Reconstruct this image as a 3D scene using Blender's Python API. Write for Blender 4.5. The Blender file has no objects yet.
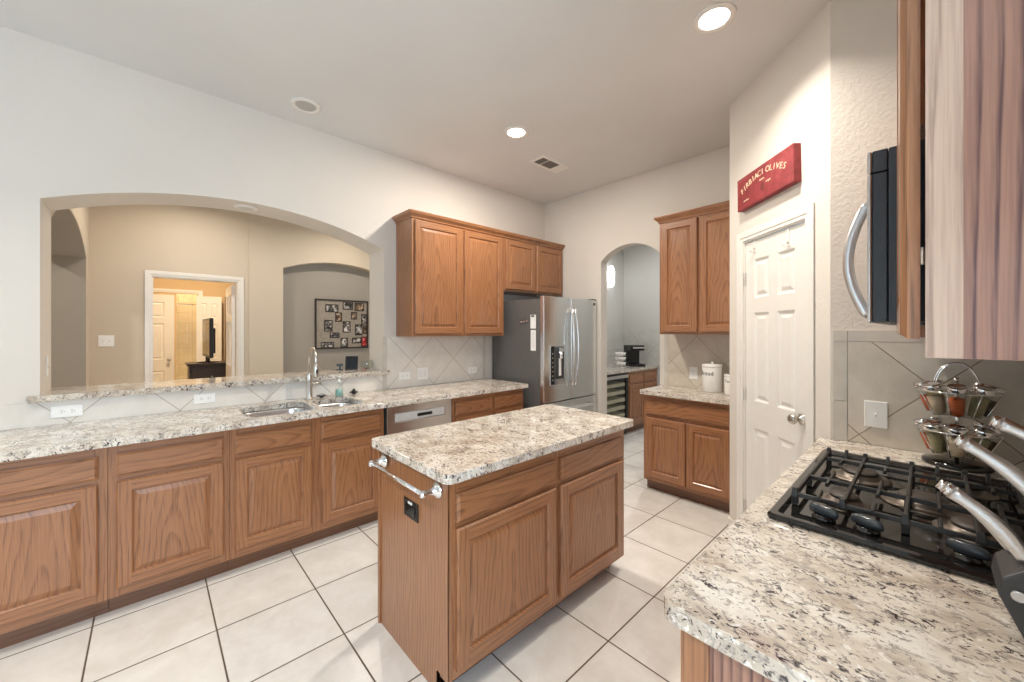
import bpy, bmesh, math, random
from mathutils import Vector, Matrix
random.seed(7)
S = bpy.context.scene
COL = S.collection
PI = math.pi
R = math.radians

# ---------------------------------------------------------------- camera
cd = bpy.data.cameras.new('camera')
cam = bpy.data.objects.new('camera', cd)
COL.objects.link(cam)
cam.location = (0, 0, 1.45)
cam.rotation_euler = (R(90), 0, R(47))
cd.sensor_width = 36
cd.lens = 388 / 1024 * 36
cd.shift_y = -10 / 1024
cd.clip_start = 0.02
S.camera = cam
# ---------------------------------------------------------------- world, exposure
w = bpy.data.worlds.new('World')
S.world = w
w.use_nodes = True
bg = w.node_tree.nodes['Background']
bg.inputs[0].default_value = (0.75, 0.88, 1.0, 1)
bg.inputs[1].default_value = 1.5
S.view_settings.view_transform = 'Standard'
S.view_settings.look = 'None'
S.view_settings.gamma = 1
S.view_settings.use_curve_mapping = False
S.view_settings.exposure = -0.05
S.cycles.use_denoising = True
S.cycles.max_bounces = 10
S.cycles.diffuse_bounces = 6
S.cycles.caustics_reflective = False
S.cycles.caustics_refractive = False
S.cycles.sample_clamp_indirect = 6


def area(name, loc, rot, size, energy, color=(1, 1, 1), shape='RECTANGLE', sy=None, spread=180):
    l = bpy.data.lights.new(name, 'AREA')
    l.shape = shape
    l.size = size
    if sy: l.size_y = sy
    l.energy = energy
    l.color = color
    l.spread = R(spread)
    o = bpy.data.objects.new(name, l)
    COL.objects.link(o)
    o.location = loc
    o.rotation_euler = rot
    return o


DAY = (0.62, 0.81, 1.0)
WARM = (1.0, 0.925, 0.815)
# daylight through the breakfast windows behind the camera, and the glass door on their right
area('window_daylight', (-2.2, -6.12, 1.55), (R(90), 0, R(180)), 2.0, 110, DAY, sy=1.7)
area('window_daylight', (0.2, -6.12, 1.55), (R(90), 0, R(180)), 2.0, 110, DAY, sy=1.7)
area('window_daylight', (1.32, -0.75, 1.68), (R(90), 0, R(90)), 2.1, 75, DAY, sy=1.55)
# living room and bedroom daylight
area('window_daylight', (-4.9, 4.55, 1.6), (R(90), 0, R(0)), 1.6, 70, DAY, sy=1.6)
area('window_daylight', (-7.4, 2.4, 1.5), (R(90), 0, R(0)), 1.4, 25, (1, 0.9, 0.75), sy=1.5)

# ---------------------------------------------------------------- material helpers


def srgb(r, g, b):
    f = lambda c: (c / 255 / 12.92) if c / 255 <= 0.04045 else ((c / 255 + 0.055) / 1.055) ** 2.4
    return (f(r), f(g), f(b), 1)


def newmat(name):
    m = bpy.data.materials.new(name)
    m.use_nodes = True
    nt = m.node_tree
    return m, nt, nt.nodes['Principled BSDF']


def N(nt, t, **kw):
    n = nt.nodes.new(t)
    for k, v in kw.items():
        if k.startswith('i_'):
            n.inputs[k[2:].replace('_', ' ')].default_value = v
        else:
            setattr(n, k, v)
    return n


def L(nt, a, b): nt.links.new(a, b)


def math_n(nt, op, a, b=None, clamp=False):
    n = nt.nodes.new('ShaderNodeMath')
    n.operation = op
    n.use_clamp = clamp
    for i, v in enumerate((a, b)):
        if v is None: continue
        if isinstance(v, (int, float)): n.inputs[i].default_value = v
        else: L(nt, v, n.inputs[i])
    return n.outputs[0]


def ramp(nt, fac, stops, interp='LINEAR'):
    n = nt.nodes.new('ShaderNodeValToRGB')
    n.color_ramp.interpolation = interp
    e = n.color_ramp.elements
    while len(e) < len(stops): e.new(0.5)
    for el, (p, c) in zip(e, stops):
        el.position = p
        el.color = c if len(c) == 4 else (*c, 1)
    L(nt, fac, n.inputs[0])
    return n.outputs[0]


def mixc(nt, fac, a, b, blend='MIX'):
    n = nt.nodes.new('ShaderNodeMix')
    n.data_type = 'RGBA'
    n.blend_type = blend
    for i, v in ((0, fac), (6, a), (7, b)):
        if isinstance(v, (int, float)): n.inputs[i].default_value = v
        elif isinstance(v, tuple): n.inputs[i].default_value = v
        else: L(nt, v, n.inputs[i])
    return n.outputs[2]


def bump(nt, bs, h, strength, dist=0.002):
    b = nt.nodes.new('ShaderNodeBump')
    b.inputs['Strength'].default_value = strength
    b.inputs['Distance'].default_value = dist
    L(nt, h, b.inputs['Height'])
    L(nt, b.outputs[0], bs.inputs['Normal'])


def objcoord(nt, world=False):
    if world:
        return nt.nodes.new('ShaderNodeNewGeometry').outputs['Position']
    return nt.nodes.new('ShaderNodeTexCoord').outputs['Object']


def noise(nt, vec, scale, detail=2, rough=0.5, dist=0.0):
    n = N(nt, 'ShaderNodeTexNoise')
    n.inputs['Scale'].default_value = scale
    n.inputs['Detail'].default_value = detail
    n.inputs['Roughness'].default_value = rough
    n.inputs['Distortion'].default_value = dist
    L(nt, vec, n.inputs['Vector'])
    return n.outputs['Fac']


def plain(name, c, rough=0.5, metal=0.0, var=0.04, scale=20, spec=0.5, coat=0, bumpy=0, **kw):
    """a plain finish with a little procedural unevenness"""
    m, nt, bs = newmat(name)
    co = objcoord(nt)
    n = noise(nt, co, scale, 3)
    a = tuple(min(1, x * (1 - var)) for x in c[:3]) + (1,)
    b = tuple(min(1, x * (1 + var)) for x in c[:3]) + (1,)
    L(nt, ramp(nt, n, [(0.3, a), (0.7, b)]), bs.inputs['Base Color'])
    bs.inputs['Roughness'].default_value = rough
    bs.inputs['Metallic'].default_value = metal
    bs.inputs['Specular IOR Level'].default_value = spec
    bs.inputs['Coat Weight'].default_value = coat
    if bumpy: bump(nt, bs, noise(nt, co, 160, 2), bumpy)
    for k, v in kw.items(): bs.inputs[k.replace('_', ' ')].default_value = v
    return m


def paint(name, c, b=0.25, scale=85):
    m, nt, bs = newmat(name)
    co = objcoord(nt, True)
    L(nt, ramp(nt, noise(nt, co, 1.3, 2), [(0.3, tuple(x * 0.97 for x in c[:3])), (0.7, tuple(x * 1.02 for x in c[:3]))]), bs.inputs['Base Color'])
    bs.inputs['Roughness'].default_value = 0.7
    bs.inputs['Specular IOR Level'].default_value = 0.25
    h = ramp(nt, noise(nt, co, scale, 3, 0.55), [(0.4, (0, 0, 0)), (0.6, (1, 1, 1))])
    bump(nt, bs, h, b, 0.0015)
    return m


def oak(name, horiz=False, plain_cut=False, warp=0.10, c1=(176, 122, 83), c2=(152, 102, 66), dark=(80, 46, 26), freq=46, bold=0.16):
    m, nt, bs = newmat(name)
    co = objcoord(nt)
    sp = N(nt, 'ShaderNodeSeparateXYZ')
    L(nt, co, sp.inputs[0])
    x, y, z = sp.outputs
    if horiz:
        u = math_n(nt, 'ADD', z, y); v = x
    else:
        u = math_n(nt, 'ADD', x, y); v = z
    rnd = N(nt, 'ShaderNodeObjectInfo').outputs['Random']
    vv = math_n(nt, 'ADD', v, math_n(nt, 'MULTIPLY', rnd, 9.0))
    # stretched coordinates for warps and pores
    cb = N(nt, 'ShaderNodeCombineXYZ')
    L(nt, math_n(nt, 'MULTIPLY', u, 5.0), cb.inputs[0]); L(nt, math_n(nt, 'MULTIPLY', vv, 1.4), cb.inputs[1]); L(nt, rnd, cb.inputs[2])
    wv = noise(nt, cb.outputs[0], 1.0, 2, 0.5)
    cb2 = N(nt, 'ShaderNodeCombineXYZ')
    L(nt, math_n(nt, 'MULTIPLY', u, 260.0), cb2.inputs[0]); L(nt, math_n(nt, 'MULTIPLY', vv, 7.0), cb2.inputs[1]); L(nt, rnd, cb2.inputs[2])
    pore = noise(nt, cb2.outputs[0], 1.0, 2, 0.6)
    uu = math_n(nt, 'ADD', u, math_n(nt, 'MULTIPLY', math_n(nt, 'SUBTRACT', rnd, 0.5), 0.10))
    if plain_cut:
        d = math_n(nt, 'MULTIPLY', uu, 1.0)
        s = math_n(nt, 'ADD', d, math_n(nt, 'MULTIPLY', wv, warp))
    else:
        d = math_n(nt, 'SQRT', math_n(nt, 'ADD', math_n(nt, 'MULTIPLY', uu, uu), 0.0012))
        s = math_n(nt, 'ADD', d, math_n(nt, 'ADD', math_n(nt, 'MULTIPLY', vv, 0.085), math_n(nt, 'MULTIPLY', wv, 0.12)))
    fr = math_n(nt, 'FRACT', math_n(nt, 'MULTIPLY', s, freq))
    ring = ramp(nt, fr, [(0.0, (0, 0, 0)), (0.55, (0.25, 0.25, 0.25)), (0.86, (1, 1, 1)), (1.0, (0, 0, 0))])
    base = mixc(nt, noise(nt, cb.outputs[0], 2.3, 3), srgb(*c2), srgb(*c1))
    pr = ramp(nt, pore, [(0.42, (1, 1, 1)), (0.62, (0, 0, 0))])
    rp = math_n(nt, 'MULTIPLY', ring, math_n(nt, 'ADD', math_n(nt, 'MULTIPLY', pr, 0.45), bold))
    col = mixc(nt, rp, base, srgb(*dark))
    col = mixc(nt, math_n(nt, 'MULTIPLY', pr, 0.16), col, srgb(*dark))
    L(nt, col, bs.inputs['Base Color'])
    bs.inputs['Roughness'].default_value = 0.36
    bs.inputs['Coat Weight'].default_value = 0.4
    bs.inputs['Coat Roughness'].default_value = 0.16
    bump(nt, bs, pore, 0.12, 0.001)
    return m


def granite(name):
    m, nt, bs = newmat(name)
    co = objcoord(nt, True)
    mp = N(nt, 'ShaderNodeMapping')
    mp.inputs['Rotation'].default_value = (0.2, 0.1, R(35))
    mp.inputs['Scale'].default_value = (1.0, 1.35, 1.1)
    L(nt, co, mp.inputs[0])
    v = mp.outputs[0]
    big = noise(nt, v, 8, 3, 0.6)
    c = ramp(nt, big, [(0.34, srgb(190, 176, 160)), (0.5, srgb(216, 206, 192)), (0.66, srgb(232, 226, 216))])
    mid = noise(nt, v, 34, 4, 0.7, 0.8)
    c = mixc(nt, ramp(nt, mid, [(0.53, (0, 0, 0)), (0.60, (0.85, 0.85, 0.85))]), c, srgb(160, 150, 142))
    white = noise(nt, v, 48, 3, 0.6, 0.5)
    c = mixc(nt, ramp(nt, white, [(0.58, (0, 0, 0)), (0.66, (0.7, 0.7, 0.7))]), c, srgb(240, 237, 231))
    fl = noise(nt, v, 58, 4, 0.66, 1.2)
    clump = noise(nt, v, 11, 2, 0.5)
    f2 = math_n(nt, 'ADD', fl, math_n(nt, 'MULTIPLY', math_n(nt, 'SUBTRACT', clump, 0.5), 0.30))
    c = mixc(nt, ramp(nt, f2, [(0.56, (0, 0, 0)), (0.605, (0.92, 0.92, 0.92))]), c, srgb(112, 102, 98))
    c = mixc(nt, ramp(nt, f2, [(0.618, (0, 0, 0)), (0.655, (1, 1, 1))]), c, srgb(44, 42, 48))
    L(nt, c, bs.inputs['Base Color'])
    bs.inputs['Roughness'].default_value = 0.07
    bs.inputs['Specular IOR Level'].default_value = 0.6
    return m


def tile_mat(name, pitch, ou, ov, axes, diag=False, c1=(222, 212, 196), c2=(206, 194, 176), grout=(120, 104, 88), gw=0.004, rough=0.3, cell=None):
    """tiles laid from the point (ou, ov) on a plane given by two world axes"""
    m, nt, bs = newmat(name)
    co = objcoord(nt, True)
    sp = N(nt, 'ShaderNodeSeparateXYZ')
    L(nt, co, sp.inputs[0])
    a = math_n(nt, 'SUBTRACT', sp.outputs[axes[0]], ou)
    b = math_n(nt, 'SUBTRACT', sp.outputs[axes[1]], ov)
    if diag:
        a, b = (math_n(nt, 'MULTIPLY', math_n(nt, 'ADD', a, b), 0.70711), math_n(nt, 'MULTIPLY', math_n(nt, 'SUBTRACT', a, b), 0.70711))
    ids, ds = [], []
    for t in (a, b):
        q = math_n(nt, 'DIVIDE', t, pitch)
        ids.append(math_n(nt, 'FLOOR', math_n(nt, 'ADD', q, 0.5)) if False else math_n(nt, 'FLOOR', q))
        fr = math_n(nt, 'FRACT', q)
        ds.append(math_n(nt, 'MINIMUM', fr, math_n(nt, 'SUBTRACT', 1.0, fr)))
    dmin = math_n(nt, 'MULTIPLY', math_n(nt, 'MINIMUM', ds[0], ds[1]), pitch)
    g = ramp(nt, math_n(nt, 'DIVIDE', dmin, gw), [(0.35, (1, 1, 1)), (0.75, (0, 0, 0))])
    cb = N(nt, 'ShaderNodeCombineXYZ')
    L(nt, ids[0], cb.inputs[0]); L(nt, ids[1], cb.inputs[1])
    wn = N(nt, 'ShaderNodeTexWhiteNoise')
    L(nt, cb.outputs[0], wn.inputs['Vector'])
    off = N(nt, 'ShaderNodeVectorMath', operation='MULTIPLY_ADD')
    L(nt, wn.outputs['Color'], off.inputs[0]); off.inputs[1].default_value = (7, 7, 7); L(nt, co, off.inputs[2])
    n1 = noise(nt, off.outputs[0], 6, 5, 0.65, 0.3)
    c = mixc(nt, ramp(nt, n1, [(0.35, (0, 0, 0)), (0.68, (1, 1, 1))]), srgb(*c2), srgb(*c1))
    c = mixc(nt, math_n(nt, 'MULTIPLY', wn.outputs['Value'], 0.25), c, srgb(*c2))
    c = mixc(nt, g, c, srgb(*grout))
    L(nt, c, bs.inputs['Base Color'])
    rr = math_n(nt, 'ADD', math_n(nt, 'MULTIPLY', g, 0.5), rough)
    L(nt, rr, bs.inputs['Roughness'])
    h = math_n(nt, 'SUBTRACT', math_n(nt, 'MULTIPLY', n1, 0.25), g)
    bump(nt, bs, h, 0.35, 0.002)
    return m


def steel(name, c=(0.60, 0.60, 0.60), rough=0.28, axis='z'):
    m, nt, bs = newmat(name)
    mp = N(nt, 'ShaderNodeMapping')
    mp.inputs['Scale'].default_value = {'z': (400, 400, 3), 'x': (3, 400, 400), 'y': (400, 3, 400)}[axis]
    L(nt, objcoord(nt), mp.inputs[0])
    n = noise(nt, mp.outputs[0], 1, 2)
    bs.inputs['Base Color'].default_value = (*c, 1)
    bs.inputs['Metallic'].default_value = 1
    L(nt, math_n(nt, 'ADD', math_n(nt, 'MULTIPLY', n, 0.14), rough - 0.07), bs.inputs['Roughness'])
    return m


def emit(name, c, s):
    m, nt, bs = newmat(name)
    bs.inputs['Base Color'].default_value = (0.9, 0.9, 0.9, 1)
    bs.inputs['Emission Color'].default_value = (*c, 1)
    bs.inputs['Emission Strength'].default_value = s
    return m


def glass(name, c=(0.95, 0.97, 0.965)):
    """thin clear glass: see-through with a fresnel sheen"""
    m, nt, bs = newmat(name)
    nt.nodes.remove(bs)
    tr = N(nt, 'ShaderNodeBsdfTransparent'); tr.inputs[0].default_value = (*c, 1)
    gl = N(nt, 'ShaderNodeBsdfGlossy'); gl.inputs['Roughness'].default_value = 0.03
    fr = N(nt, 'ShaderNodeFresnel'); fr.inputs[0].default_value = 1.32
    back = N(nt, 'ShaderNodeNewGeometry').outputs['Backfacing']
    L(nt, math_n(nt, 'ADD', math_n(nt, 'MULTIPLY', back, 1 / 1.4 - 1.4), 1.4), fr.inputs[0])   # same sheen from both faces
    mx = N(nt, 'ShaderNodeMixShader')
    L(nt, fr.outputs[0], mx.inputs[0]); L(nt, tr.outputs[0], mx.inputs[1]); L(nt, gl.outputs[0], mx.inputs[2])
    L(nt, mx.outputs[0], nt.nodes['Material Output'].inputs['Surface'])
    return m


WALLC = srgb(224, 217, 208)
M = dict(
    wall=paint('wall_paint', WALLC), wall_rough=paint('wall_paint_orange_peel', WALLC, 0.5, 60),
    ceil=paint('ceiling_paint', srgb(222, 221, 219), 0.15),
    living=paint('living_room_paint', srgb(212, 199, 182), 0.15), gray=paint('gray_paint', srgb(164, 157, 148), 0.12),
    gray2=paint('pantry_gray_paint', srgb(200, 198, 192), 0.12), bed=paint('bedroom_paint', srgb(214, 186, 148), 0.12),
    trim=plain('white_trim_paint', srgb(236, 232, 226), 0.35, var=0.015),
    oak_v=oak('oak_vertical'), oak_h=oak('oak_horizontal', horiz=True), oak_s=oak('oak_straight', plain_cut=True, freq=45),
    oak_hs=oak('oak_rail', horiz=True, plain_cut=True, freq=40),
    oak_big=oak('oak_bold_grain', plain_cut=True, freq=58, warp=0.03, c1=(176, 132, 110), c2=(154, 110, 92), dark=(84, 52, 50), bold=0.62),
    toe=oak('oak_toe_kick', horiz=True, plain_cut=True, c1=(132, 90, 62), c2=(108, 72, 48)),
    granite=granite('granite'),
    floor=tile_mat('floor_tile', 0.4435, -1.020, 0.680, (0, 1), c1=(236, 233, 228), c2=(220, 215, 208), grout=(96, 80, 66), gw=0.0065, rough=0.26),
    splash_a=tile_mat('splash_tile', 0.3444, -0.341, 0.92, (1, 2), diag=True, c1=(234, 229, 221), c2=(222, 215, 205), grout=(180, 170, 158), gw=0.004),
    splash_d=tile_mat('splash_tile_stove', 0.3444, 0.019, 1.199, (0, 2), diag=True, c1=(224, 215, 202), c2=(206, 196, 181), grout=(150, 134, 116), gw=0.004),
    splash_b=tile_mat('splash_tile_back', 0.3444, -1.484, 1.399, (0, 2), diag=True, c1=(216, 206, 192), c2=(200, 190, 174), grout=(166, 152, 136), gw=0.004),
    border=plain('border_tile', srgb(208, 200, 189), 0.3, var=0.06, scale=14),
    shower=tile_mat('shower_tile', 0.2, -9.6, 0, (1, 2), c1=(232, 208, 170), c2=(220, 192, 150), grout=(190, 160, 120)),
    steel=steel('brushed_steel', (0.80, 0.80, 0.79), 0.24), steel_h=steel('brushed_steel_horizontal', (0.62, 0.61, 0.60), 0.3, 'x'),
    sink=steel('sink_steel', (0.72, 0.72, 0.72), 0.25, 'y'), nickel=steel('brushed_nickel', (0.62, 0.58, 0.53), 0.28),
    chrome=plain('chrome', (0.82, 0.82, 0.83), 0.07, 1.0, 0.01), satin=steel('satin_steel', (0.72, 0.72, 0.74), 0.3, 'x'),
    fridge_side=plain('fridge_side_gray', srgb(96, 94, 92), 0.42, var=0.03), dark_gray=plain('dark_gray_plastic', srgb(60, 62, 64), 0.4),
    black=plain('black_plastic', srgb(22, 22, 23), 0.35), black_gloss=plain('black_enamel', srgb(26, 24, 23), 0.06, var=0.05, spec=0.6),
    iron=plain('cast_iron', srgb(44, 42, 41), 0.42, var=0.12, scale=90, bumpy=0.15), knobs=plain('dark_knob', srgb(58, 64, 70), 0.22),
    burner=plain('burner_metal', srgb(128, 118, 108), 0.4, 0.8), cap=plain('burner_cap', srgb(70, 62, 56), 0.45),
    plate=plain('white_plate_plastic', srgb(244, 243, 240), 0.3, var=0.01), slot=plain('slot_dark', srgb(70, 68, 66), 0.5),
    white=plain('white_ceramic', srgb(240, 238, 234), 0.16, var=0.01), paper=plain('white_paper', srgb(238, 238, 236), 0.7, var=0.02),
    ink=plain('dark_ink', srgb(50, 48, 48), 0.6), mw=plain('microwave_gray', srgb(52, 57, 64), 0.35, var=0.06), mw2=plain('microwave_side', srgb(62, 67, 74), 0.45, var=0.06),
    bulb=emit('lit_lamp', (1, 0.93, 0.82), 9.0), glare=emit('glare_glow', (0.95, 0.97, 1), 6.0),
    lens=plain('frosted_lens', srgb(216, 214, 208), 0.4), grille=plain('speaker_grille', srgb(186, 182, 176), 0.6, var=0.1, scale=400),
    vent_dark=plain('vent_shadow', srgb(70, 66, 62), 0.7), glass=glass('clear_glass'), dwood=plain('dark_dresser_wood', srgb(52, 38, 34), 0.35, var=0.15),
    screen=plain('screen_black', srgb(14, 15, 17), 0.1), curtain=plain('brown_curtain', srgb(84, 58, 42), 0.85),
    soap=plain('teal_soap', srgb(158, 204, 194), 0.25), cork=plain('linen_board', srgb(158, 148, 136), 0.9, var=0.12, scale=30),
    frame_dk=plain('dark_board_frame', srgb(46, 34, 30), 0.45), shelf=plain('wine_rack_wood', srgb(196, 186, 160), 0.5),
    amber=plain('paprika', srgb(190, 92, 46), 0.8, var=0.2, scale=200), sage=plain('dried_herbs', srgb(158, 148, 112), 0.9, var=0.25, scale=200),
    tanspice=plain('tan_spice', srgb(206, 184, 156), 0.9, var=0.2, scale=200), pepper=plain('dark_spice', srgb(90, 72, 58), 0.9, var=0.35, scale=250),
    cream=plain('cream_lettering', srgb(236, 214, 184), 0.7),
)


def sign_mat():
    m, nt, bs = newmat('worn_red_paint')
    co = objcoord(nt)
    n = noise(nt, co, 9, 5, 0.7, 0.5)
    c = ramp(nt, n, [(0.3, srgb(112, 26, 32)), (0.55, srgb(146, 46, 50)), (0.75, srgb(166, 86, 82))])
    L(nt, c, bs.inputs['Base Color'])
    bs.inputs['Roughness'].default_value = 0.5
    return m


M['sign'] = sign_mat()

# ---------------------------------------------------------------- mesh helpers


class MB:
    def __init__(s):
        s.bm = bmesh.new()

    def _mi(s, faces, mi, smooth=False):
        for f in faces:
            f.material_index = mi
            f.smooth = smooth

    def box(s, x0, x1, y0, y1, z0, z1, mi=0):
        v = [s.bm.verts.new(p) for p in ((x0, y0, z0), (x1, y0, z0), (x1, y1, z0), (x0, y1, z0), (x0, y0, z1), (x1, y0, z1), (x1, y1, z1), (x0, y1, z1))]
        fs = [s.bm.faces.new([v[i] for i in q]) for q in ((3, 2, 1, 0), (4, 5, 6, 7), (0, 1, 5, 4), (1, 2, 6, 5), (2, 3, 7, 6), (3, 0, 4, 7))]
        s._mi(fs, mi)
        return s

    def quad(s, pts, mi=0):
        s._mi([s.bm.faces.new([s.bm.verts.new(p) for p in pts])], mi)
        return s

    def loft(s, rings, mi=0, closed=True, cap0=True, cap1=True, smooth=True):
        vr = [[s.bm.verts.new(p) for p in r] for r in rings]
        fs = []
        n = len(vr[0])
        for a, b in zip(vr, vr[1:]):
            for i in range(n if closed else n - 1):
                j = (i + 1) % n
                fs.append(s.bm.faces.new((a[i], a[j], b[j], b[i])))
        s._mi(fs, mi, smooth)
        if cap0: s._mi([s.bm.faces.new(list(reversed(vr[0])))], mi)
        if cap1: s._mi([s.bm.faces.new(vr[-1])], mi)
        return s

    def lathe(s, prof, c=(0, 0, 0), axis='z', n=24, mi=0, cap=True, smooth=True):
        rings = []
        for r, h in prof:
            ring = []
            for i in range(n):
                a = 2 * PI * i / n
                p = (r * math.cos(a), r * math.sin(a), h)
                if axis == 'x': p = (p[2], p[0], p[1])
                elif axis == 'y': p = (p[1], p[2], p[0])
                ring.append((p[0] + c[0], p[1] + c[1], p[2] + c[2]))
            rings.append(ring)
        return s.loft(rings, mi, True, cap, cap, smooth)

    def cyl(s, p0, p1, r, n=14, mi=0, r1=None):
        return s.tube([p0, p1], [r, r if r1 is None else r1], n, mi)

    def tube(s, pts, r, n=10, mi=0, flat=1.0, upv=None):
        pts = [Vector(p) for p in pts]
        rs = r if isinstance(r, (list, tuple)) else [r] * len(pts)
        rings = []
        up = Vector(upv) if upv else None
        prev = None
        for i, p in enumerate(pts):
            d = (pts[min(i + 1, len(pts) - 1)] - pts[max(i - 1, 0)]).normalized()
            if prev is None:
                ref = up or (Vector((0, 0, 1)) if abs(d.z) < 0.9 else Vector((1, 0, 0)))
                a = d.cross(ref).normalized()
            else:
                a = (prev - d * prev.dot(d)).normalized()
            prev = a
            b = d.cross(a)
            rings.append([p + (a * math.cos(2 * PI * k / n) + b * math.sin(2 * PI * k / n) * flat) * rs[i] for k in range(n)])
        return s.loft(rings, mi)

    def prism(s, outer, holes, w0, w1, fm, mi=0):
        """flat outline with holes pushed from w0 to w1; fm(u, v, w) places a point"""
        t = bmesh.new()
        es = []
        for lp in [outer] + list(holes):
            vs = [t.verts.new((u, v, 0)) for u, v in lp]
            for i in range(len(vs)): es.append(t.edges.new((vs[i], vs[(i + 1) % len(vs)])))
        bmesh.ops.triangle_fill(t, use_beauty=True, use_dissolve=False, edges=es)
        r = bmesh.ops.extrude_face_region(t, geom=list(t.faces))
        for e in r['geom']:
            if isinstance(e, bmesh.types.BMVert): e.co.z = 1
        bmesh.ops.recalc_face_normals(t, faces=list(t.faces))
        mp = {}
        for v in t.verts: mp[v] = s.bm.verts.new(fm(v.co.x, v.co.y, w0 if v.co.z < 0.5 else w1))
        s._mi([s.bm.faces.new([mp[v] for v in f.verts]) for f in t.faces], mi)
        t.free()
        return s

    def mesh(s, me, mat4, mi=0):
        t = bmesh.new()
        t.from_mesh(me)
        mp = {v: s.bm.verts.new(mat4 @ v.co) for v in t.verts}
        s._mi([s.bm.faces.new([mp[v] for v in f.verts]) for f in t.faces], mi)
        t.free()
        return s

    def build(s, name, mats, parent=None, loc=(0, 0, 0), rot=(0, 0, 0), bevel=0, seg=2, recalc=True, auto=False):
        if recalc: bmesh.ops.recalc_face_normals(s.bm, faces=list(s.bm.faces))
        me = bpy.data.meshes.new(name)
        s.bm.to_mesh(me)
        s.bm.free()
        for m in (mats if isinstance(mats, (list, tuple)) else [mats]): me.materials.append(M[m] if isinstance(m, str) else m)
        o = bpy.data.objects.new(name, me)
        COL.objects.link(o)
        o.location = loc
        o.rotation_euler = rot
        if parent: o.parent = parent
        if bevel:
            b = o.modifiers.new('bevel', 'BEVEL')
            b.width = bevel
            b.segments = seg
            b.limit_method = 'ANGLE'
            b.angle_limit = R(40)
        return o


def thing(name, label, cat, loc=(0, 0, 0), rz=0, group=None, kind=None):
    o = bpy.data.objects.new(name, None)
    COL.objects.link(o)
    o.empty_display_size = 0.05
    o.location = loc
    o.rotation_euler = (0, 0, rz)
    return tag(o, label, cat, group, kind)


def tag(o, label, cat, group=None, kind=None):
    o['label'] = label
    o['category'] = cat
    if group: o['group'] = group
    if kind: o['kind'] = kind
    return o


def struct(o, label=None, cat=None):
    o['kind'] = 'structure'
    if label: o['label'] = label
    if cat: o['category'] = cat
    return o


def copy_tree(o, parent=None):
    c = o.copy()
    COL.objects.link(c)
    if parent: c.parent = parent
    for ch in list(o.children): copy_tree(ch, c)
    return c


def arch(x0, x1, zb, zs, za, n=40):
    """outline of an opening with a segmental arch top"""
    hw = (x1 - x0) / 2; s = za - zs; c = (x0 + x1) / 2
    rad = (hw * hw + s * s) / (2 * s)
    a0 = math.asin(min(1, hw / rad))
    pts = [(x0, zb)]
    for i in range(n + 1):
        a = -a0 + 2 * a0 * i / n
        pts.append((c + rad * math.sin(a), za - rad + rad * math.cos(a)))
    pts.append((x1, zb))
    return pts


def rect(x0, x1, y0, y1): return [(x0, y0), (x1, y0), (x1, y1), (x0, y1)]


def rrect(x0, x1, y0, y1, r, n=6, rs=None):
    rs = rs or (r, r, r, r)
    out = []
    for (cx, cy, a0, rr) in ((x0 + rs[0], y0 + rs[0], 180, rs[0]), (x1 - rs[1], y0 + rs[1], 270, rs[1]), (x1 - rs[2], y1 - rs[2], 0, rs[2]), (x0 + rs[3], y1 - rs[3], 90, rs[3])):
        for i in range(n + 1):
            a = R(a0 + 90 * i / n)
            out.append((cx + rr * math.cos(a), cy + rr * math.sin(a)))
    return out


XY = lambda u, v, w: (u, v, w)      # horizontal slab, w up
YZ = lambda u, v, w: (w, u, v)      # wall across x
XZ = lambda u, v, w: (u, w, v)      # wall across y

_tc = {}


def text_mesh(txt, size, ext=0.001):
    k = (txt, size)
    if k in _tc: return _tc[k]
    cu = bpy.data.curves.new('lettering', 'FONT')
    cu.body = txt
    cu.size = size
    cu.align_x = 'CENTER'
    cu.extrude = ext
    cu.resolution_u = 3
    o = bpy.data.objects.new('lettering', cu)
    COL.objects.link(o)
    bpy.context.view_layer.update()
    me = bpy.data.meshes.new_from_object(o.evaluated_get(bpy.context.evaluated_depsgraph_get()))
    bpy.data.objects.remove(o)
    _tc[k] = me
    return me


# ================================================================ SETTING
XA, YB, ZC = -3.42, 3.77, 3.10        # wall with the pass-through, back wall, ceiling
YD, XE = 2.49, 0.29                  # stove wall, right wall

struct(MB().box(-11, 2, -7, 8, -0.1, 0).build('floor', 'floor'))
struct(MB().box(-11, 2, -7, 8, ZC, ZC + 0.1).build('ceiling', 'ceil'))
OPEN_A = arch(-0.455, 1.575, 1.05, 2.20, 2.40)
struct(MB().prism(rect(-6.3, YB + 0.12, 0, ZC), [OPEN_A], -3.74, XA, YZ).build('wall_left', 'wall'))
OPEN_B = arch(-2.55, -1.85, 0.0, 2.24, 2.39)
struct(MB().prism([(XA, 0), (-2.55, 0)] + OPEN_B[1:-1] + [(-1.85, 0), (-0.99, 0), (-0.99, ZC), (XA, ZC)], [], YB, YB + 0.12, XZ).build('wall_back', 'wall'))
# pantry corner: a short return, the diagonal door wall, the stove wall
struct(MB().box(-0.99, -0.88, 3.145, YB, 0, ZC).build('wall_return', 'wall'))
DA = R(-42.9)
DG = dict(loc=(-0.99, 3.10, 0), rot=(0, 0, DA))
DL = 0.8958
U0, U1 = 0.168, 0.734
struct(MB().prism([(0, 0), (U0, 0), (U0, 2.062), (U1, 2.062), (U1, 0), (DL, 0), (DL, ZC), (0, ZC)], [], 0, 0.11, XZ).build('wall_pantry', 'wall', **DG))
struct(MB().box(-0.334, XE + 0.1, YD, YD + 0.11, 0, ZC).build('wall_stove', 'wall_rough'))
struct(MB().box(XE, XE + 0.11, 0.55, YD, 0, ZC).build('wall_right', 'wall_rough'))
struct(MB().box(XE + 0.11, 1.4, 0.55, 0.66, 0, ZC).build('wall_jog', 'wall'))
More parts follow.
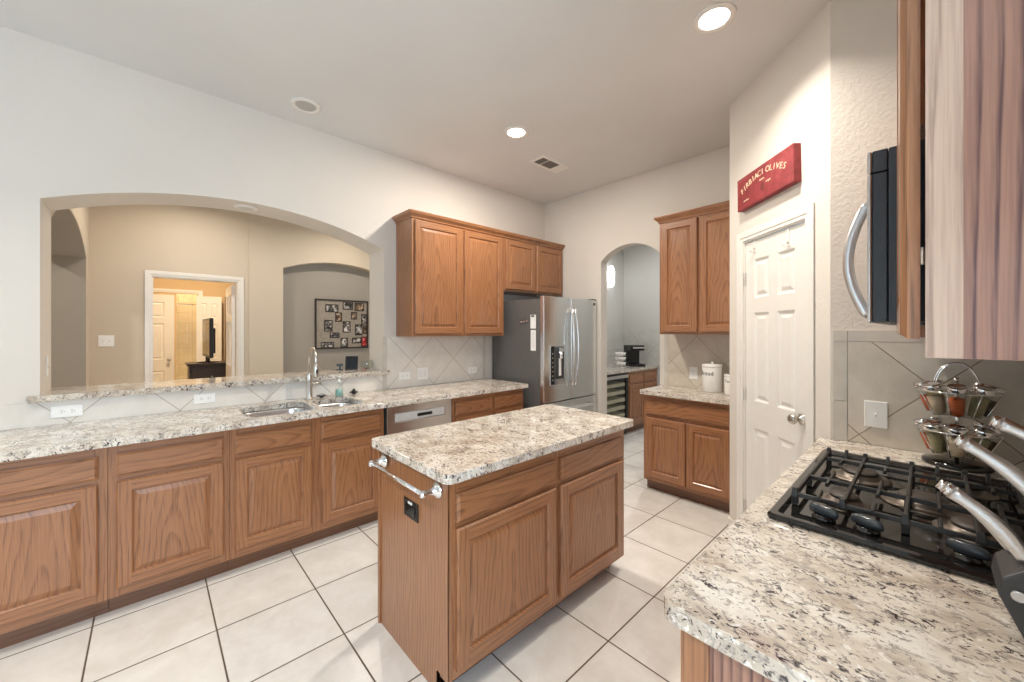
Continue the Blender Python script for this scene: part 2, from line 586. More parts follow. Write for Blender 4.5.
# breakfast end behind the camera with its windows
struct(MB().prism(rect(-3.74, 1.51, 0, ZC), [rect(-3.2, -1.2, 0.7, 2.4), rect(-0.8, 1.2, 0.7, 2.4)], -6.3, -6.2, XZ).build('wall_breakfast', 'wall'))
struct(MB().prism(rect(-6.2, 0.66, 0, ZC), [rect(-1.85, 0.35, 0.85, 2.5)], 1.4, 1.51, YZ).build('wall_patio', 'wall'))


def window(name, u0, u1, z0, z1, fm, w):
    m = MB()
    for a, b, c, d in ((u0, u1, z0, z0 + 0.05), (u0, u1, z1 - 0.05, z1), (u0, u0 + 0.05, z0 + 0.05, z1 - 0.05), (u1 - 0.05, u1, z0 + 0.05, z1 - 0.05),
                       ((u0 + u1) / 2 - 0.02, (u0 + u1) / 2 + 0.02, z0 + 0.05, z1 - 0.05)):
        m.prism(rect(a, b, c, d), [], w, w + 0.06, fm)
    f = struct(m.build(name, 'trim'))
    g = MB().prism(rect(u0 + 0.05, u1 - 0.05, z0 + 0.05, z1 - 0.05), [], w + 0.025, w + 0.03, fm).build('window_pane', 'glass', f)
    return f


window('window_1', -3.2, -1.2, 0.7, 2.4, XZ, -6.28)
window('window_2', -0.8, 1.2, 0.7, 2.4, XZ, -6.28)
window('window_3', -1.85, 0.35, 0.85, 2.5, YZ, 1.43)

# living room beyond the pass-through
XL = -5.9
struct(MB().prism([(-0.46, 0), (0.015, 0), (0.015, 2.065), (0.805, 2.065), (0.805, 0), (0.92, 0), (0.92, ZC), (-0.46, ZC)], [], XL - 0.12, XL, YZ).build('wall_living_far', 'living'))
NICHE = arch(1.303, 2.775, 0.0, 2.295, 2.44)
struct(MB().prism([(0.92, 0), (1.303, 0)] + NICHE[1:-1] + [(2.775, 0), (4.7, 0), (4.7, ZC), (0.92, ZC)], [], XL - 0.12, XL + 0.012, YZ).build('wall_living_niche', 'living'))
struct(MB().box(XL - 0.2, XL - 0.12, 1.1, 3.0, 0, ZC).build('wall_niche_back', 'gray'))
# left living wall is an arched passage
ar = arch(-5.67, -3.80, 0.0, 2.17, 2.41)
struct(MB().prism([(XL - 0.12, 0), (-5.67, 0)] + ar[1:-1] + [(-3.80, 0), (-3.745, 0), (-3.745, ZC), (XL - 0.12, ZC)], [], -0.80, -0.46, XZ, 0).build('wall_living_left', 'living'))
struct(MB().prism([(-5.67, 2.1695), (-5.66, 2.1695)] + [(u + (0.006 if u < -4.735 else -0.006), z - 0.006) for u, z in ar[2:-2]] + [(-3.81, 2.1695)] + list(reversed(ar[2:-2])), [], -0.799, -0.463, XZ).build('trim_1', 'gray'))
struct(MB().box(-5.67, -5.664, -0.799, -0.463, 0, 2.17).build('trim_2', 'gray'))
struct(MB().box(XL, -3.74, -2.6, -2.5, 0, ZC).build('wall_hall', 'gray'))
struct(MB().box(XL - 0.12, XL, -2.5, -0.80, 0, ZC).build('wall_hall_end', 'gray'))
struct(MB().prism(rect(XL, -3.74, 0, ZC), [rect(-5.7, -4.1, 0.8, 2.4)], 4.6, 4.7, XZ).build('wall_living_right', 'living'))
window('window_4', -5.7, -4.1, 0.8, 2.4, XZ, 4.62)
# bedroom and bath seen through the doorway
struct(MB().prism([(-1.5, 0), (0.32, 0), (0.32, 2.08), (0.60, 2.08), (0.60, 0), (3.0, 0), (3.0, ZC), (-1.5, ZC)], [], -8.6, -8.5, YZ).build('wall_bedroom', 'bed'))
struct(MB().box(-8.5, XL - 0.2, 3.0, 3.1, 0, ZC).build('wall_bedroom_right', 'bed'))
struct(MB().box(-8.5, XL - 0.12, -1.6, -1.5, 0, ZC).build('wall_bedroom_left', 'bed'))
struct(MB().box(-9.9, -9.8, -0.6, 1.6, 0, ZC).build('wall_shower', 'shower'))
# butler's pantry behind the arch
struct(MB().box(-3.50, -1.2, 5.75, 5.85, 0, ZC).build('wall_butler_end', 'gray2'))
struct(MB().box(-3.55, -3.45, YB + 0.12, 5.75, 0, ZC).build('wall_butler_left', 'gray2'))
struct(MB().box(-1.3, -1.2, YB + 0.12, 5.75, 0, ZC).build('wall_butler_right', 'gray2'))

# ---------------------------------------------------------------- door casings and doors


def casing(name, u0, u1, zt, fm, w0, wd, cw=0.06, **kw):
    """flat moulded casing round a door opening, two steps"""
    m = MB()
    for (o, t) in ((0.0, 0.6), (0.35, 1.0)):
        a = cw * o
        pts = [(u0 - cw, 0), (u0 - a * 0 - (0 if o == 0 else cw * o), 0), (u0 - cw * o, zt + cw * o), (u1 + cw * o, zt + cw * o), (u1 + cw * o, 0), (u1 + cw, 0), (u1 + cw, zt + cw), (u0 - cw, zt + cw)]
        m.prism(pts, [], w0, w0 + wd * t, fm)
    return struct(m.build(name, 'trim', bevel=0.002, **kw))


def six_panel(m, x0, x1, z0, z1, yf, t=0.035):
    """moulded six-panel leaf, face towards -y"""
    w = x1 - x0; h = z1 - z0
    st = 0.115 * w / 0.61 * 0.85
    mid = 0.09 * w / 0.61
    pw = (w - 2 * st - mid) / 2
    rows = [(z0 + 0.20, z0 + 0.80), (z0 + 0.98, z0 + 1.56), (z0 + 1.66, z0 + h - 0.12)]
    holes = []
    for a, b in rows:
        for k in range(2):
            hx = x0 + st + k * (pw + mid)
            holes.append((hx, hx + pw, a, b))
    m.prism(rect(x0, x1, z0, z1), [rect(*q) for q in holes], yf, yf + t, XZ)
    for (a, b, c, d) in holes:
        loops = [(0, 0.0), (0.012, 0.009), (0.020, 0.009), (0.042, 0.002)]
        rings = [[(a + i, yf + y, c + i), (b - i, yf + y, c + i), (b - i, yf + y, d - i), (a + i, yf + y, d - i)] for i, y in loops]
        m.loft(rings, 0, True, False, True, smooth=False)
    return m


# pantry door (closed, in the diagonal wall)
casing('trim_3', U0, U1, 2.062, lambda u, v, w: (u, -w, v), 0, 0.010, 0.064, **DG)
jm = MB().box(U0, U0 + 0.008, 0.002, 0.108, 0, 2.054).box(U1 - 0.008, U1, 0.002, 0.108, 0, 2.054).box(U0, U1, 0.002, 0.108, 2.054, 2.062)
struct(jm.build('trim_4', 'trim', **DG))
pd = struct(six_panel(MB(), U0 + 0.011, U1 - 0.011, 0.01, 2.043, 0.012).build('door_1', 'trim', bevel=0.0015, **DG),
            'white six-panel pantry door in the diagonal wall under the red sign', 'door')
kn = MB().lathe([(0.030, 0), (0.030, -0.005), (0.014, -0.009), (0.011, -0.03), (0.018, -0.036), (0.027, -0.045), (0.029, -0.056), (0.022, -0.066), (0.008, -0.069)], (0.690, 0.012, 0.962), 'y', 24)
kn.build('door_knob', 'nickel', pd)['label'] = 'satin nickel round door knob'
for z in (0.25, 1.02, 1.80):
    MB().cyl((U0 + 0.004, 0.004, z - 0.045), (U0 + 0.004, 0.004, z + 0.045), 0.004).box(U0 + 0.0085, U0 + 0.015, 0.0105, 0.012, z - 0.045, z + 0.045).build('door_hinge', 'nickel', pd)
for i, (hx, hl) in enumerate(((0.272, 0.075), (0.585, 0.105))):
    t = thing('over_door_hook', ('short' if i == 0 else 'long') + ' white hook hung over the top of the pantry door, ' + ('nearer the hinges' if i == 0 else 'nearer the knob side'), 'hook', (0, 0, 0), 0, 'hooks over the pantry door')
    t.location = Matrix.Rotation(DA, 3, 'Z') @ Vector((hx, 0.012, 2.045)) + Vector(DG['loc'])
    t.rotation_euler = (0, 0, DA)
    MB().box(-0.012, 0.012, -0.0035, -0.0005, -hl, 0.002).box(-0.012, 0.012, -0.0005, 0.034, 0.0, 0.002).build('strap', 'trim', t)
    MB().tube([(0, -0.003, -hl + 0.012), (0, -0.02, -hl + 0.002), (0, -0.032, -hl + 0.008), (0, -0.036, -hl + 0.022)], 0.004, 8).lathe([(0.007, -0.004), (0.007, -0.001)], (0, 0, -hl + 0.022), 'y', 12, 1).build('hook_prong', ['trim', 'nickel'], t)

# living room doorway casing and open leaf
casing('trim_5', 0.015, 0.805, 2.065, lambda u, v, w: (w, u, v), XL, 0.018, 0.06)
struct(MB().box(XL - 0.118, XL - 0.002, 0.015, 0.025, 0, 2.055).box(XL - 0.118, XL - 0.002, 0.795, 0.805, 0, 2.055).box(XL - 0.118, XL - 0.002, 0.015, 0.805, 2.055, 2.065).build('trim_6', 'trim'))
dl = six_panel(MB(), 0, 0.76, 0.01, 2.04, 0).build('door_2', 'trim', loc=(XL - 0.124, 0.792, 0), rot=(0, 0, R(178)))
struct(dl, 'white door leaf swung open into the bedroom, seen edge-on', 'door')
MB().lathe([(0.028, 0), (0.012, -0.008), (0.011, -0.03), (0.026, -0.045), (0.026, -0.058), (0.008, -0.066)], (0.69, 0, 0.96), 'y', 16).build('door_knob', 'nickel', dl)
casing('trim_7', -0.5, 0.60, 2.08, lambda u, v, w: (w, u, v), -8.5, 0.018, 0.06)
d3 = struct(six_panel(MB(), -0.46, 0.29, 0.01, 2.04, 0).build('door_3', 'trim', loc=(-8.46, 0, 0), rot=(0, 0, R(90))), 'white closed door on the far bedroom wall left of the bath opening', 'door')
MB().lathe([(0.026, 0), (0.011, -0.008), (0.010, -0.03), (0.025, -0.045), (0.025, -0.056), (0.008, -0.064)], (0.225, 0, 0.98), 'y', 16).build('door_knob', 'nickel', d3)
d4 = struct(six_panel(MB(), 0, 0.34, 0.01, 2.04, 0).build('door_4', 'trim', loc=(-8.42, 0.57, 0), rot=(0, 0, R(80))), 'white panelled bath door standing open behind the television', 'door')

# ================================================================ OAK CABINETS


def door_front(name, x0, x1, z0, z1, parent, y=0.0, fw=0.056):
    """raised-panel door, face towards -y; its origin sits at its own centre"""
    cx, cz = (x0 + x1) / 2, (z0 + z1) / 2
    a, b = (x1 - x0) / 2, (z1 - z0) / 2
    m = MB()

    def ring(i, y): return [(-a + i, y, -b + i), (a - i, y, -b + i), (a - i, y, b - i), (-a + i, y, b - i)]
    m.loft([ring(0, 0), ring(0, -0.013), ring(0.006, -0.020)], 0, True, True, False, smooth=False)
    i0, i1, yf = 0.006, fw, -0.020
    m.quad([(-a + i0, yf, -b + i0), (-a + i1, yf, -b + i0), (-a + i1, yf, b - i0), (-a + i0, yf, b - i0)], 0)
    m.quad([(a - i1, yf, -b + i0), (a - i0, yf, -b + i0), (a - i0, yf, b - i0), (a - i1, yf, b - i0)], 0)
    m.quad([(-a + i1, yf, -b + i0), (a - i1, yf, -b + i0), (a - i1, yf, -b + i1), (-a + i1, yf, -b + i1)], 1)
    m.quad([(-a + i1, yf, b - i1), (a - i1, yf, b - i1), (a - i1, yf, b - i0), (-a + i1, yf, b - i0)], 1)
    m.loft([ring(fw, -0.020), ring(fw + 0.005, -0.015), ring(fw + 0.007, -0.010), ring(fw + 0.010, -0.0095), ring(fw + 0.034, -0.0185), ring(fw + 0.036, -0.0185)], 2, True, False, True, smooth=False)
    return m.build(name, ['oak_s', 'oak_hs', 'oak_v'], parent, (cx, y, cz), recalc=False)


def drawer_front(name, x0, x1, z0, z1, parent, y=0.0):
    cx, cz = (x0 + x1) / 2, (z0 + z1) / 2
    a, b = (x1 - x0) / 2, (z1 - z0) / 2

    def ring(i, y): return [(-a + i, y, -b + i), (a - i, y, -b + i), (a - i, y, b - i), (-a + i, y, b - i)]
    m = MB().loft([ring(0, 0), ring(0, -0.012), ring(0.007, -0.0165), ring(0.010, -0.020)], 0, smooth=False)
    return m.build(name, 'oak_h', parent, (cx, y, cz), recalc=False)


def carcass(parent, w, d, z0, z1, top=False, side=('oak_s', 'oak_s'), toe=0.0, toe_in=0.063):
    t = 0.016
    m = MB().box(0, t, 0.019, d, z0, z1, 0).box(w - t, w, 0.019, d, z0, z1, 1).box(t, w - t, 0.019, d, z0, z0 + t, 0).box(t, w - t, d - 0.006, d, z0 + t, z1, 0)
    if top: m.box(t, w - t, 0.019, d - 0.006, z1 - t, z1, 0)
    m.build('carcass', list(side), parent)
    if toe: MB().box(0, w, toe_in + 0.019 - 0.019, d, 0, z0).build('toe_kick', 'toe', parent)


def face_frame(parent, w, z0, z1, opens):
    """oak face frame: full-height stiles, rails between them; the fronts hang over its openings"""
    lap = 0.014
    cols = sorted(set((round(a, 4), round(b, 4)) for a, b, c, d in opens if b - a < 0.62 or len(opens) < 3))
    xs = [0.0]
    stiles = [(0.0, min(a for a, b, c, d in opens) + lap)]
    for (a0, b0), (a1, b1) in zip(cols, cols[1:]):
        if a1 >= b0: stiles.append((b0 - lap, a1 + lap))
    stiles.append((max(b for a, b, c, d in opens) - lap, w))
    bands = sorted(set((c, d) for a, b, c, d in opens))
    rails = [(z0, bands[0][0] + lap)]
    for (c0, d0), (c1, d1) in zip(bands, bands[1:]): rails.append((d0 - lap, c1 + lap))
    rails.append((bands[-1][1] - lap, z1))
    m = MB()
    for a, b in stiles: m.box(a, b, 0, 0.019, z0, z1, 0)
    for (a, b), (c, d) in zip(stiles, stiles[1:]):
        for e, f in rails: m.box(b, c, 0.0004, 0.019, e, f, 1)
    m.build('face_frame', ['oak_s', 'oak_hs'], parent)


def cabinet(name, label, cat, loc, rz, w, d, z0, z1, doors=(), drawers=(), toe=True, top=False, group=None, side=('oak_s', 'oak_s')):
    t = thing(name, label, cat, loc, rz, group)
    carcass(t, w, d, z0, z1, top, side, toe=0.1 if toe else 0)
    face_frame(t, w, z0, z1, list(doors) + list(drawers))
    for q in doors: door_front('door', *q, t)
    for q in drawers: drawer_front('drawer', *q, t)
    return t


def crown(parent, w, d, z, left=True, right=True):
    prof = [(0.0, 0.0), (0.008, 0.0), (0.010, 0.012), (0.020, 0.022), (0.034, 0.036), (0.040, 0.052), (0.040, 0.060), (0.0, 0.060)]
    m = MB()
    rings = []
    for o, h in prof:
        xl = -o if left else 0; xr = w + o if right else w
        p = []
        p += [(xl, d, z + h), (xl, -o, z + h), (xr, -o, z + h), (xr, d, z + h)]
        rings.append(p)
    m.loft(rings, 0, False, False, False, smooth=False)
    m.quad([rings[-1][0], rings[-1][1], rings[-1][2], rings[-1][3]])
    m.build('crown_moulding', 'oak_hs', parent)


ZD = (0.142, 0.686)     # base doors
ZW = (0.712, 0.826)     # base drawers
XF = -2.82              # face frames of the run under the pass-through
ZB0, ZT = 0.095, 0.876
GA = 'oak base cabinets along the sink wall'


def base_a(y0, y1, fronts, label):
    f = [(a - y0, b - y0) for a, b in fronts]
    return cabinet('base_cabinet', label, 'cabinet', (XF, y0, 0), R(90), y1 - y0, 0.585, ZB0, ZT, [(a, b, *ZD) for a, b in f], [(a, b, *ZW) for a, b in f], group=GA)


base_a(-0.665, -0.157, [(-0.635, -0.190)], 'oak base cabinet cut by the left edge of the photo, one drawer over one door')
base_a(-0.155, 0.341, [(-0.126, 0.315)], 'oak base cabinet left of the sink cabinet, one drawer over one wide door')
base_a(0.343, 1.298, [(0.372, 0.789), (0.851, 1.267)], 'double-door oak sink base cabinet below the steel sink')
base_a(1.914, 2.785, [(1.945, 2.345), (2.390, 2.757)], 'oak base cabinet between the dishwasher and the refrigerator, two drawers')

# upper run
GU = 'oak wall cabinets beside and over the refrigerator'
XU = -3.115
t = cabinet('wall_cabinet', 'tall double-door oak wall cabinet left of the refrigerator', 'cabinet', (XU, 1.694, 0), R(90), 1.086, 0.30, 1.40, 2.462,
            [(0.022, 0.528, 1.425, 2.442), (0.560, 1.060, 1.425, 2.442)], toe=False, top=True, group=GU)
crown(t, 1.086, 0.30, 2.457, True, False)
t = cabinet('wall_cabinet', 'short double-door oak wall cabinet above the refrigerator', 'cabinet', (XU, 2.782, 0), R(90), 0.980, 0.30, 1.885, 2.462,
            [(0.020, 0.475, 1.905, 2.442), (0.505, 0.960, 1.905, 2.442)], toe=False, top=True, group=GU)
crown(t, 0.980, 0.30, 2.457, False, True)

# back wall, beside the arch
cabinet('base_cabinet', 'small oak base cabinet by the arch, one wide drawer over two doors', 'cabinet', (-1.785, 3.325, 0), 0, 0.765, 0.435, 0.095, ZT,
        [(0.028, 0.384, 0.128, 0.668), (0.390, 0.732, 0.128, 0.668)], [(0.028, 0.732, 0.700, 0.835)])
t = cabinet('wall_cabinet', 'double-door oak wall cabinet on the back wall right of the arch', 'cabinet', (-1.700, 3.46, 0), 0, 0.708, 0.31, 1.42, 2.450,
            [(0.022, 0.344, 1.440, 2.432), (0.362, 0.686, 1.440, 2.432)], toe=False, top=True)
crown(t, 0.708, 0.31, 2.445, True, False)

# stove run on the right
t = cabinet('base_cabinet', 'oak base cabinet carrying the gas cooktop, its end panel facing the camera', 'cabinet', (-0.335, 2.484, 0), R(-90), 1.708, 0.62, ZB0, ZT,
            [(0.03, 0.38, *ZD), (0.41, 0.76, *ZD), (0.83, 1.23, *ZD), (1.27, 1.67, *ZD)], [(0.03, 0.38, *ZW), (0.41, 0.76, *ZW), (0.83, 1.23, *ZW), (1.27, 1.67, *ZW)], side=('oak_s', 'oak_big'))
MB().box(1.7085, 1.714, 0.0, 0.052, 0.0, ZT).build('end_stile', 'oak_s', t)
t = cabinet('wall_cabinet', 'oak wall cabinet hanging close at the top right, boldly grained side panel', 'cabinet', (-0.0025, 1.345, 0), R(-90), 0.565, 0.292, 1.4135, 2.46,
            [(0.02, 0.553, 1.439, 2.44)], toe=False, top=True, side=('oak_s', 'oak_big'))
crown(t, 0.565, 0.292, 2.455, False, True)
for o in t.children:
    if o.name.startswith('door'):      # hangs slightly ajar on its near edge
        th = R(2.6)
        o.rotation_euler = (0, 0, th)
        o.location = (0.553 - 0.2665 * math.cos(th), -0.005 - 0.2665 * math.sin(th), o.location.z)
MB().box(0.5655, 0.567, 0.0, 0.034, 1.4135, 2.46).build('end_stile', oak('oak_pale_edge', plain_cut=True, freq=30, c1=(204, 176, 156), c2=(190, 158, 136), dark=(130, 100, 84)), t)
for z in (1.555, 2.30):
    MB().cyl((0.556, -0.0028, z - 0.012), (0.556, -0.0028, z + 0.012), 0.0022).build('hinge', 'nickel', t)
t = cabinet('wall_cabinet', 'short oak wall cabinet above the microwave, behind the near cabinet', 'cabinet', (-0.0055, 2.12, 0), R(-90), 0.772, 0.295, 1.93, 2.46,
            [(0.02, 0.38, 1.95, 2.44), (0.39, 0.752, 1.95, 2.44)], toe=False, top=True)
crown(t, 0.772, 0.295, 2.455, True, False)

t = cabinet('wall_cabinet', 'narrow oak wall cabinet between the microwave and the switch wall, behind the near cabinet', 'cabinet', (-0.0055, 2.480, 0), R(-90), 0.356, 0.295, 1.400, 2.46,
            [(0.02, 0.336, 1.425, 2.44)], toe=False, top=True)
crown(t, 0.356, 0.295, 2.455, False, False)

# ---------------------------------------------------------------- granite
ct = tag(MB().prism(rrect(-3.408, -2.755, -0.70, 2.80, 0.01, 4), [rrect(-3.27, -2.84, 0.44, 0.845, 0.09), rrect(-3.23, -2.86, 0.89, 1.18, 0.08)], 0.877, 0.914, XY).build('countertop', 'granite', bevel=0.008, seg=3),
         'long speckled granite countertop under the pass-through with the sink cut in', 'countertop')
tag(MB().prism(rrect(-3.80, -3.378, -0.50, 1.62, 0.012, 4), [], 1.0515, 1.087, XY).build('bar_ledge', 'granite', bevel=0.008, seg=3), 'raised granite bar ledge on the sill of the arched pass-through', 'ledge')
tag(MB().prism(rrect(-1.80, -0.992, 3.268, 3.757, 0.015, 4), [], 0.877, 0.914, XY).build('countertop', 'granite', bevel=0.008, seg=3), 'small granite countertop by the arch with the white canisters on it', 'countertop')
tag(MB().prism([(x, y) for x, y in rrect(-0.372, 0.288, 0.745, 2.478, 0.03, 6, (0.04, 0.02, 0.004, 0.004))], [], 0.877, 0.914, XY).build('countertop', 'granite', bevel=0.012, seg=4), 'near granite countertop holding the gas cooktop, spice rack and knives', 'countertop')

# ---------------------------------------------------------------- island
t = thing('kitchen_island', 'oak kitchen island with two drawers over two doors in the middle of the floor', 'kitchen island', (-1.255, 0.835, 0), R(90))
IW, ID = 1.260, 0.619
m = MB().box(0.02, IW, 0.019, ID - 0.02, 0.095, 0.876).box(0.02, IW - 0.02, 0.085, ID - 0.02, 0, 0.095)
m.build('carcass', 'oak_s', t)
face_frame(t, IW, 0.095, 0.876, [(0.033, 0.615, 0.142, 0.68), (0.033, 0.615, 0.706, 0.82), (0.655, 1.22, 0.142, 0.68), (0.655, 1.22, 0.706, 0.82)])
em = MB()   # end panel: boards with fine grooves, notched for the toe space
em.prism([(0.085, 0), (ID - 0.02, 0), (ID - 0.02, 0.876), (0.019, 0.876), (0.019, 0.095), (0.085, 0.095)], [], 0.004, 0.0195, lambda u, v, w: (w, u, v))
e = em.build('end_panel', 'oak_s', t)
MB().box(-0.004, 0.0195, ID - 0.0198, ID, 0, 0.876).build('corner_stile', 'oak_s', t)
MB().box(-0.002, 0.0035, 0.0, 0.052, 0.095, 0.876).build('corner_stile', 'oak_s', t)
for a, b in ((0.033, 0.615), (0.655, 1.22)):
    door_front('door', a, b, 0.130, 0.683, t)
    drawer_front('drawer', a, b, 0.706, 0.818, t)
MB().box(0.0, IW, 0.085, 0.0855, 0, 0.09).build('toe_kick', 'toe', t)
tag(MB().prism(rrect(-1.902, -1.208, 0.800, 2.150, 0.035, 6), [], 0.877, 0.914, XY).build('island_top', 'granite', bevel=0.012, seg=4), 'speckled granite slab on top of the oak island', 'countertop')
# towel bar
t = thing('towel_bar', 'chrome towel bar screwed to the near end of the island', 'towel bar', (-1.560, 0.8325, 0.822))
MB().tube([(-0.232, -0.066, 0), (0.232, -0.066, 0)], 0.0085, 12).build('bar', 'chrome', t)
for s in (-0.238, 0.238):
    MB().lathe([(0.034, -0.0006), (0.034, -0.007), (0.026, -0.013), (0.017, -0.022), (0.012, -0.04), (0.012, -0.054), (0.015, -0.064), (0.013, -0.076), (0.005, -0.081)], (s, 0, 0), 'y', 18).build('bracket', 'chrome', t)
# outlet on island
t = thing('power_outlet', 'black outlet on the near end of the island below the towel bar', 'outlet', (-1.545, 0.8385, 0.668))
MB().box(-0.062, 0.062, -0.006, -0.0005, -0.039, 0.039).build('cover_plate', 'black', t, bevel=0.003)
MB().box(-0.040, 0.040, -0.009, -0.006, -0.022, 0.022).build('socket', 'black_gloss', t)
MB().box(-0.016, 0.016, -0.0095, -0.006, 0.024, 0.034).build('white_tab', 'plate', t)

# ================================================================ BACKSPLASHES
GW = None
bs = MB()
struct(MB().box(XA + 0.0005, -3.41, -0.72, 1.56, 0.9145, 1.0505).build('trim_8', 'splash_a'))
m = MB().box(XA + 0.0005, -3.41, 1.60, 2.73, 0.9145, 1.398, 0)
# border courses either side and a narrow cap
for z0, z1 in ((0.9145, 1.05), (1.052, 1.225), (1.227, 1.398)):
    m.box(XA + 0.0005, -3.4095, 1.562, 1.598, z0, z1, 1)
    m.box(XA + 0.0005, -3.4095, 2.732, 2.77, z0, z1, 1)
struct(m.build('trim_9', ['splash_a', 'border']))
m = MB().box(-0.266, XE - 0.001, YD - 0.009, YD - 0.0005, 0.9145, 1.398, 0)
for a, b, c, d in ((-0.322, -0.268, 0.9145, 1.107), (-0.322, -0.268, 1.110, 1.398), (-0.266, -0.02, 1.400, 1.452), (-0.018, 0.2, 1.400, 1.452)):
    m.box(a, b, YD - 0.0095, YD - 0.0005, c, d, 1)
m.prism([(-0.322, 1.400), (-0.268, 1.400), (-0.268, 1.4525), (-0.322, 1.452)], [], YD - 0.0095, YD - 0.0005, XZ, 1)
struct(m.build('trim_10', ['splash_d', 'border']))
struct(MB().box(-1.76, -0.992, YB - 0.0095, YB - 0.0005, 0.9145, 1.418, 0).box(-1.80, -1.762, YB - 0.01, YB - 0.0005, 0.9145, 1.418, 1).build('trim_11', ['splash_b', 'border']))

# ================================================================ APPLIANCES
# refrigerator
YF0, YF1 = 2.858, 3.764
FW = YF1 - YF0
t = thing('refrigerator', 'stainless french-door refrigerator with a water dispenser, under the short cabinets', 'refrigerator', (-2.655, YF0, 0), R(90))
MB().box(0, FW, 0.0, 0.74, 0.03, 1.775).box(0.05, FW - 0.05, 0.02, 0.68, 0, 0.03).build('cabinet_body', 'fridge_side', t, bevel=0.004)
sp = 0.437


def fdoor(a, b, z0, z1, hole=None):
    m = MB()
    n = 10
    pr = [(a + 0.0, -0.004), (a + 0.0, -0.048)]
    for i in range(n + 1):
        u = i / n
        pr.append((a + 0.008 + (b - a - 0.016) * u, -0.054 - 0.010 * math.sin(PI * u)))
    pr += [(b, -0.048), (b, -0.004)]
    m.prism(pr, [], z0, z1, XY)
    return m


fl = fdoor(0.002, sp - 0.003, 0.73, 1.80).build('left_door', 'steel', t, bevel=0.003)
fr = fdoor(sp + 0.003, FW - 0.002, 0.73, 1.80).build('right_door', 'steel', t, bevel=0.003)
fb = fdoor(0.002, FW - 0.002, 0.06, 0.72).build('freezer_drawer', 'steel', t, bevel=0.003)
for hx in (0.01, FW - 0.09): MB().box(hx, hx + 0.08, -0.05, 0.06, 1.801, 1.812).build('hinge_cover', 'dark_gray', t)
for s, c in ((-1, fl), (1, fr)):
    pts = []
    for i in range(15):
        u = i / 14
        z = 0.86 + 0.83 * u
        bow = math.sin(PI * u)
        pts.append((sp + s * (0.020 + 0.030 * (1 - bow) * 0 + 0.045 * (1 - bow) * (-0.3) + 0.018), -0.064 - 0.012 - 0.045 * bow ** 0.6, z))
    hb = MB().tube(pts, 0.0115, 10, 0, 1.0)
    hb.build('door_handle', 'steel', c)
hp = [(0.10, -0.066, 0.64), (0.12, -0.10, 0.645)] + [(0.12 + 0.65 * i / 8, -0.105 - 0.01 * math.sin(PI * i / 8), 0.645) for i in range(9)] + [(0.79, -0.066, 0.64)]
MB().tube(hp, 0.011, 10).build('drawer_handle', 'steel', fb)
# dispenser on the left door
dsp = MB().box(0.085, 0.300, -0.068, -0.060, 0.90, 1.30).build('dispenser_frame', 'steel_h', fl, bevel=0.003)
MB().box(0.088, 0.145, -0.0705, -0.068, 0.905, 1.295).build('control_panel', 'black_gloss', fl)
for k in range(7): MB().lathe([(0.006, -0.0712), (0.006, -0.0706)], (0.116, 0, 0.95 + 0.045 * k), 'y', 10).build('button_light', 'lens', dsp)
MB().box(0.152, 0.294, -0.0695, -0.068, 0.96, 1.285, 0).box(0.152, 0.294, -0.088, -0.068, 0.905, 0.96, 1).build('dispenser_alcove', ['dark_gray', 'steel_h'], fl)
MB().box(0.19, 0.262, -0.094, -0.0695, 1.235, 1.28, 0).lathe([(0.022, 1.17), (0.022, 1.235)], (0.226, -0.082, 0), 'z', 14, 0).box(0.21, 0.242, -0.076, -0.0695, 0.99, 1.17, 1).build('dispenser_spout', ['chrome', 'plate'], fl)
lg = MB().lathe([(0.016, -0.0635), (0.016, -0.0605)], (FW - 0.055, 0, 1.755), 'y', 18, 0)
lg.box(FW - 0.060, FW - 0.058, -0.0650, -0.0635, 1.748, 1.764, 1).box(FW - 0.060, FW - 0.050, -0.0650, -0.0635, 1.748, 1.750, 1)
lg.build('emblem', ['dark_gray', 'plate'], fr)
# things stuck on the fridge side (its left side is the plane y = YF0)
g = 'magnets on the refrigerator side'


def onside(px_x, z, name, label, cat, grp=None):
    return thing(name, label, cat, (px_x, YF0 - 0.0006, z), 0, grp)


for i, (xx, zz, rr) in enumerate(((-2.915, 1.545, 0.1), (-2.872, 1.548, -0.2), (-2.832, 1.556, 0.5))):
    k = onside(xx, zz, 'magnetic_clip', ['silver magnetic clip on the refrigerator side, farthest from the notepad', 'silver magnetic clip on the refrigerator side, middle of three', 'silver magnetic clip on the refrigerator side, nearest the notepad'][i], 'magnet', g)
    k.rotation_euler = (0, rr, 0)
    MB().box(-0.012, 0.012, -0.012, -0.0005, -0.008, 0.008).build('clip_body', 'chrome', k, bevel=0.002)
    MB().tube([(-0.008, -0.008, 0.006), (-0.004, -0.016, 0.022), (0.004, -0.016, 0.022), (0.008, -0.008, 0.006)], 0.0018, 6).build('clip_lever', 'dark_gray', k)
k = onside(-2.745, 1.55, 'notepad', 'white notepad with a black top clip on the refrigerator side, above the paper slip', 'notepad')
MB().box(-0.036, 0.036, -0.006, -0.0005, -0.075, 0.065).build('pages', 'paper', k)
MB().box(-0.022, 0.022, -0.012, -0.006, 0.045, 0.06).build('clip', 'black', k, bevel=0.002)
k = onside(-2.745, 1.355, 'paper_slip', 'long white paper slip with small print stuck below the notepad on the refrigerator', 'paper')
MB().box(-0.036, 0.036, -0.0018, -0.0005, -0.105, 0.105).build('sheet', 'paper', k)
pr_ = MB()
for j in range(9): pr_.box(-0.026, 0.012 + 0.012 * (j % 2), -0.0024, -0.0018, 0.075 - 0.018 * j, 0.078 - 0.018 * j)
pr_.build('print_line', plain('pale_print', srgb(190, 190, 192), 0.8), k)

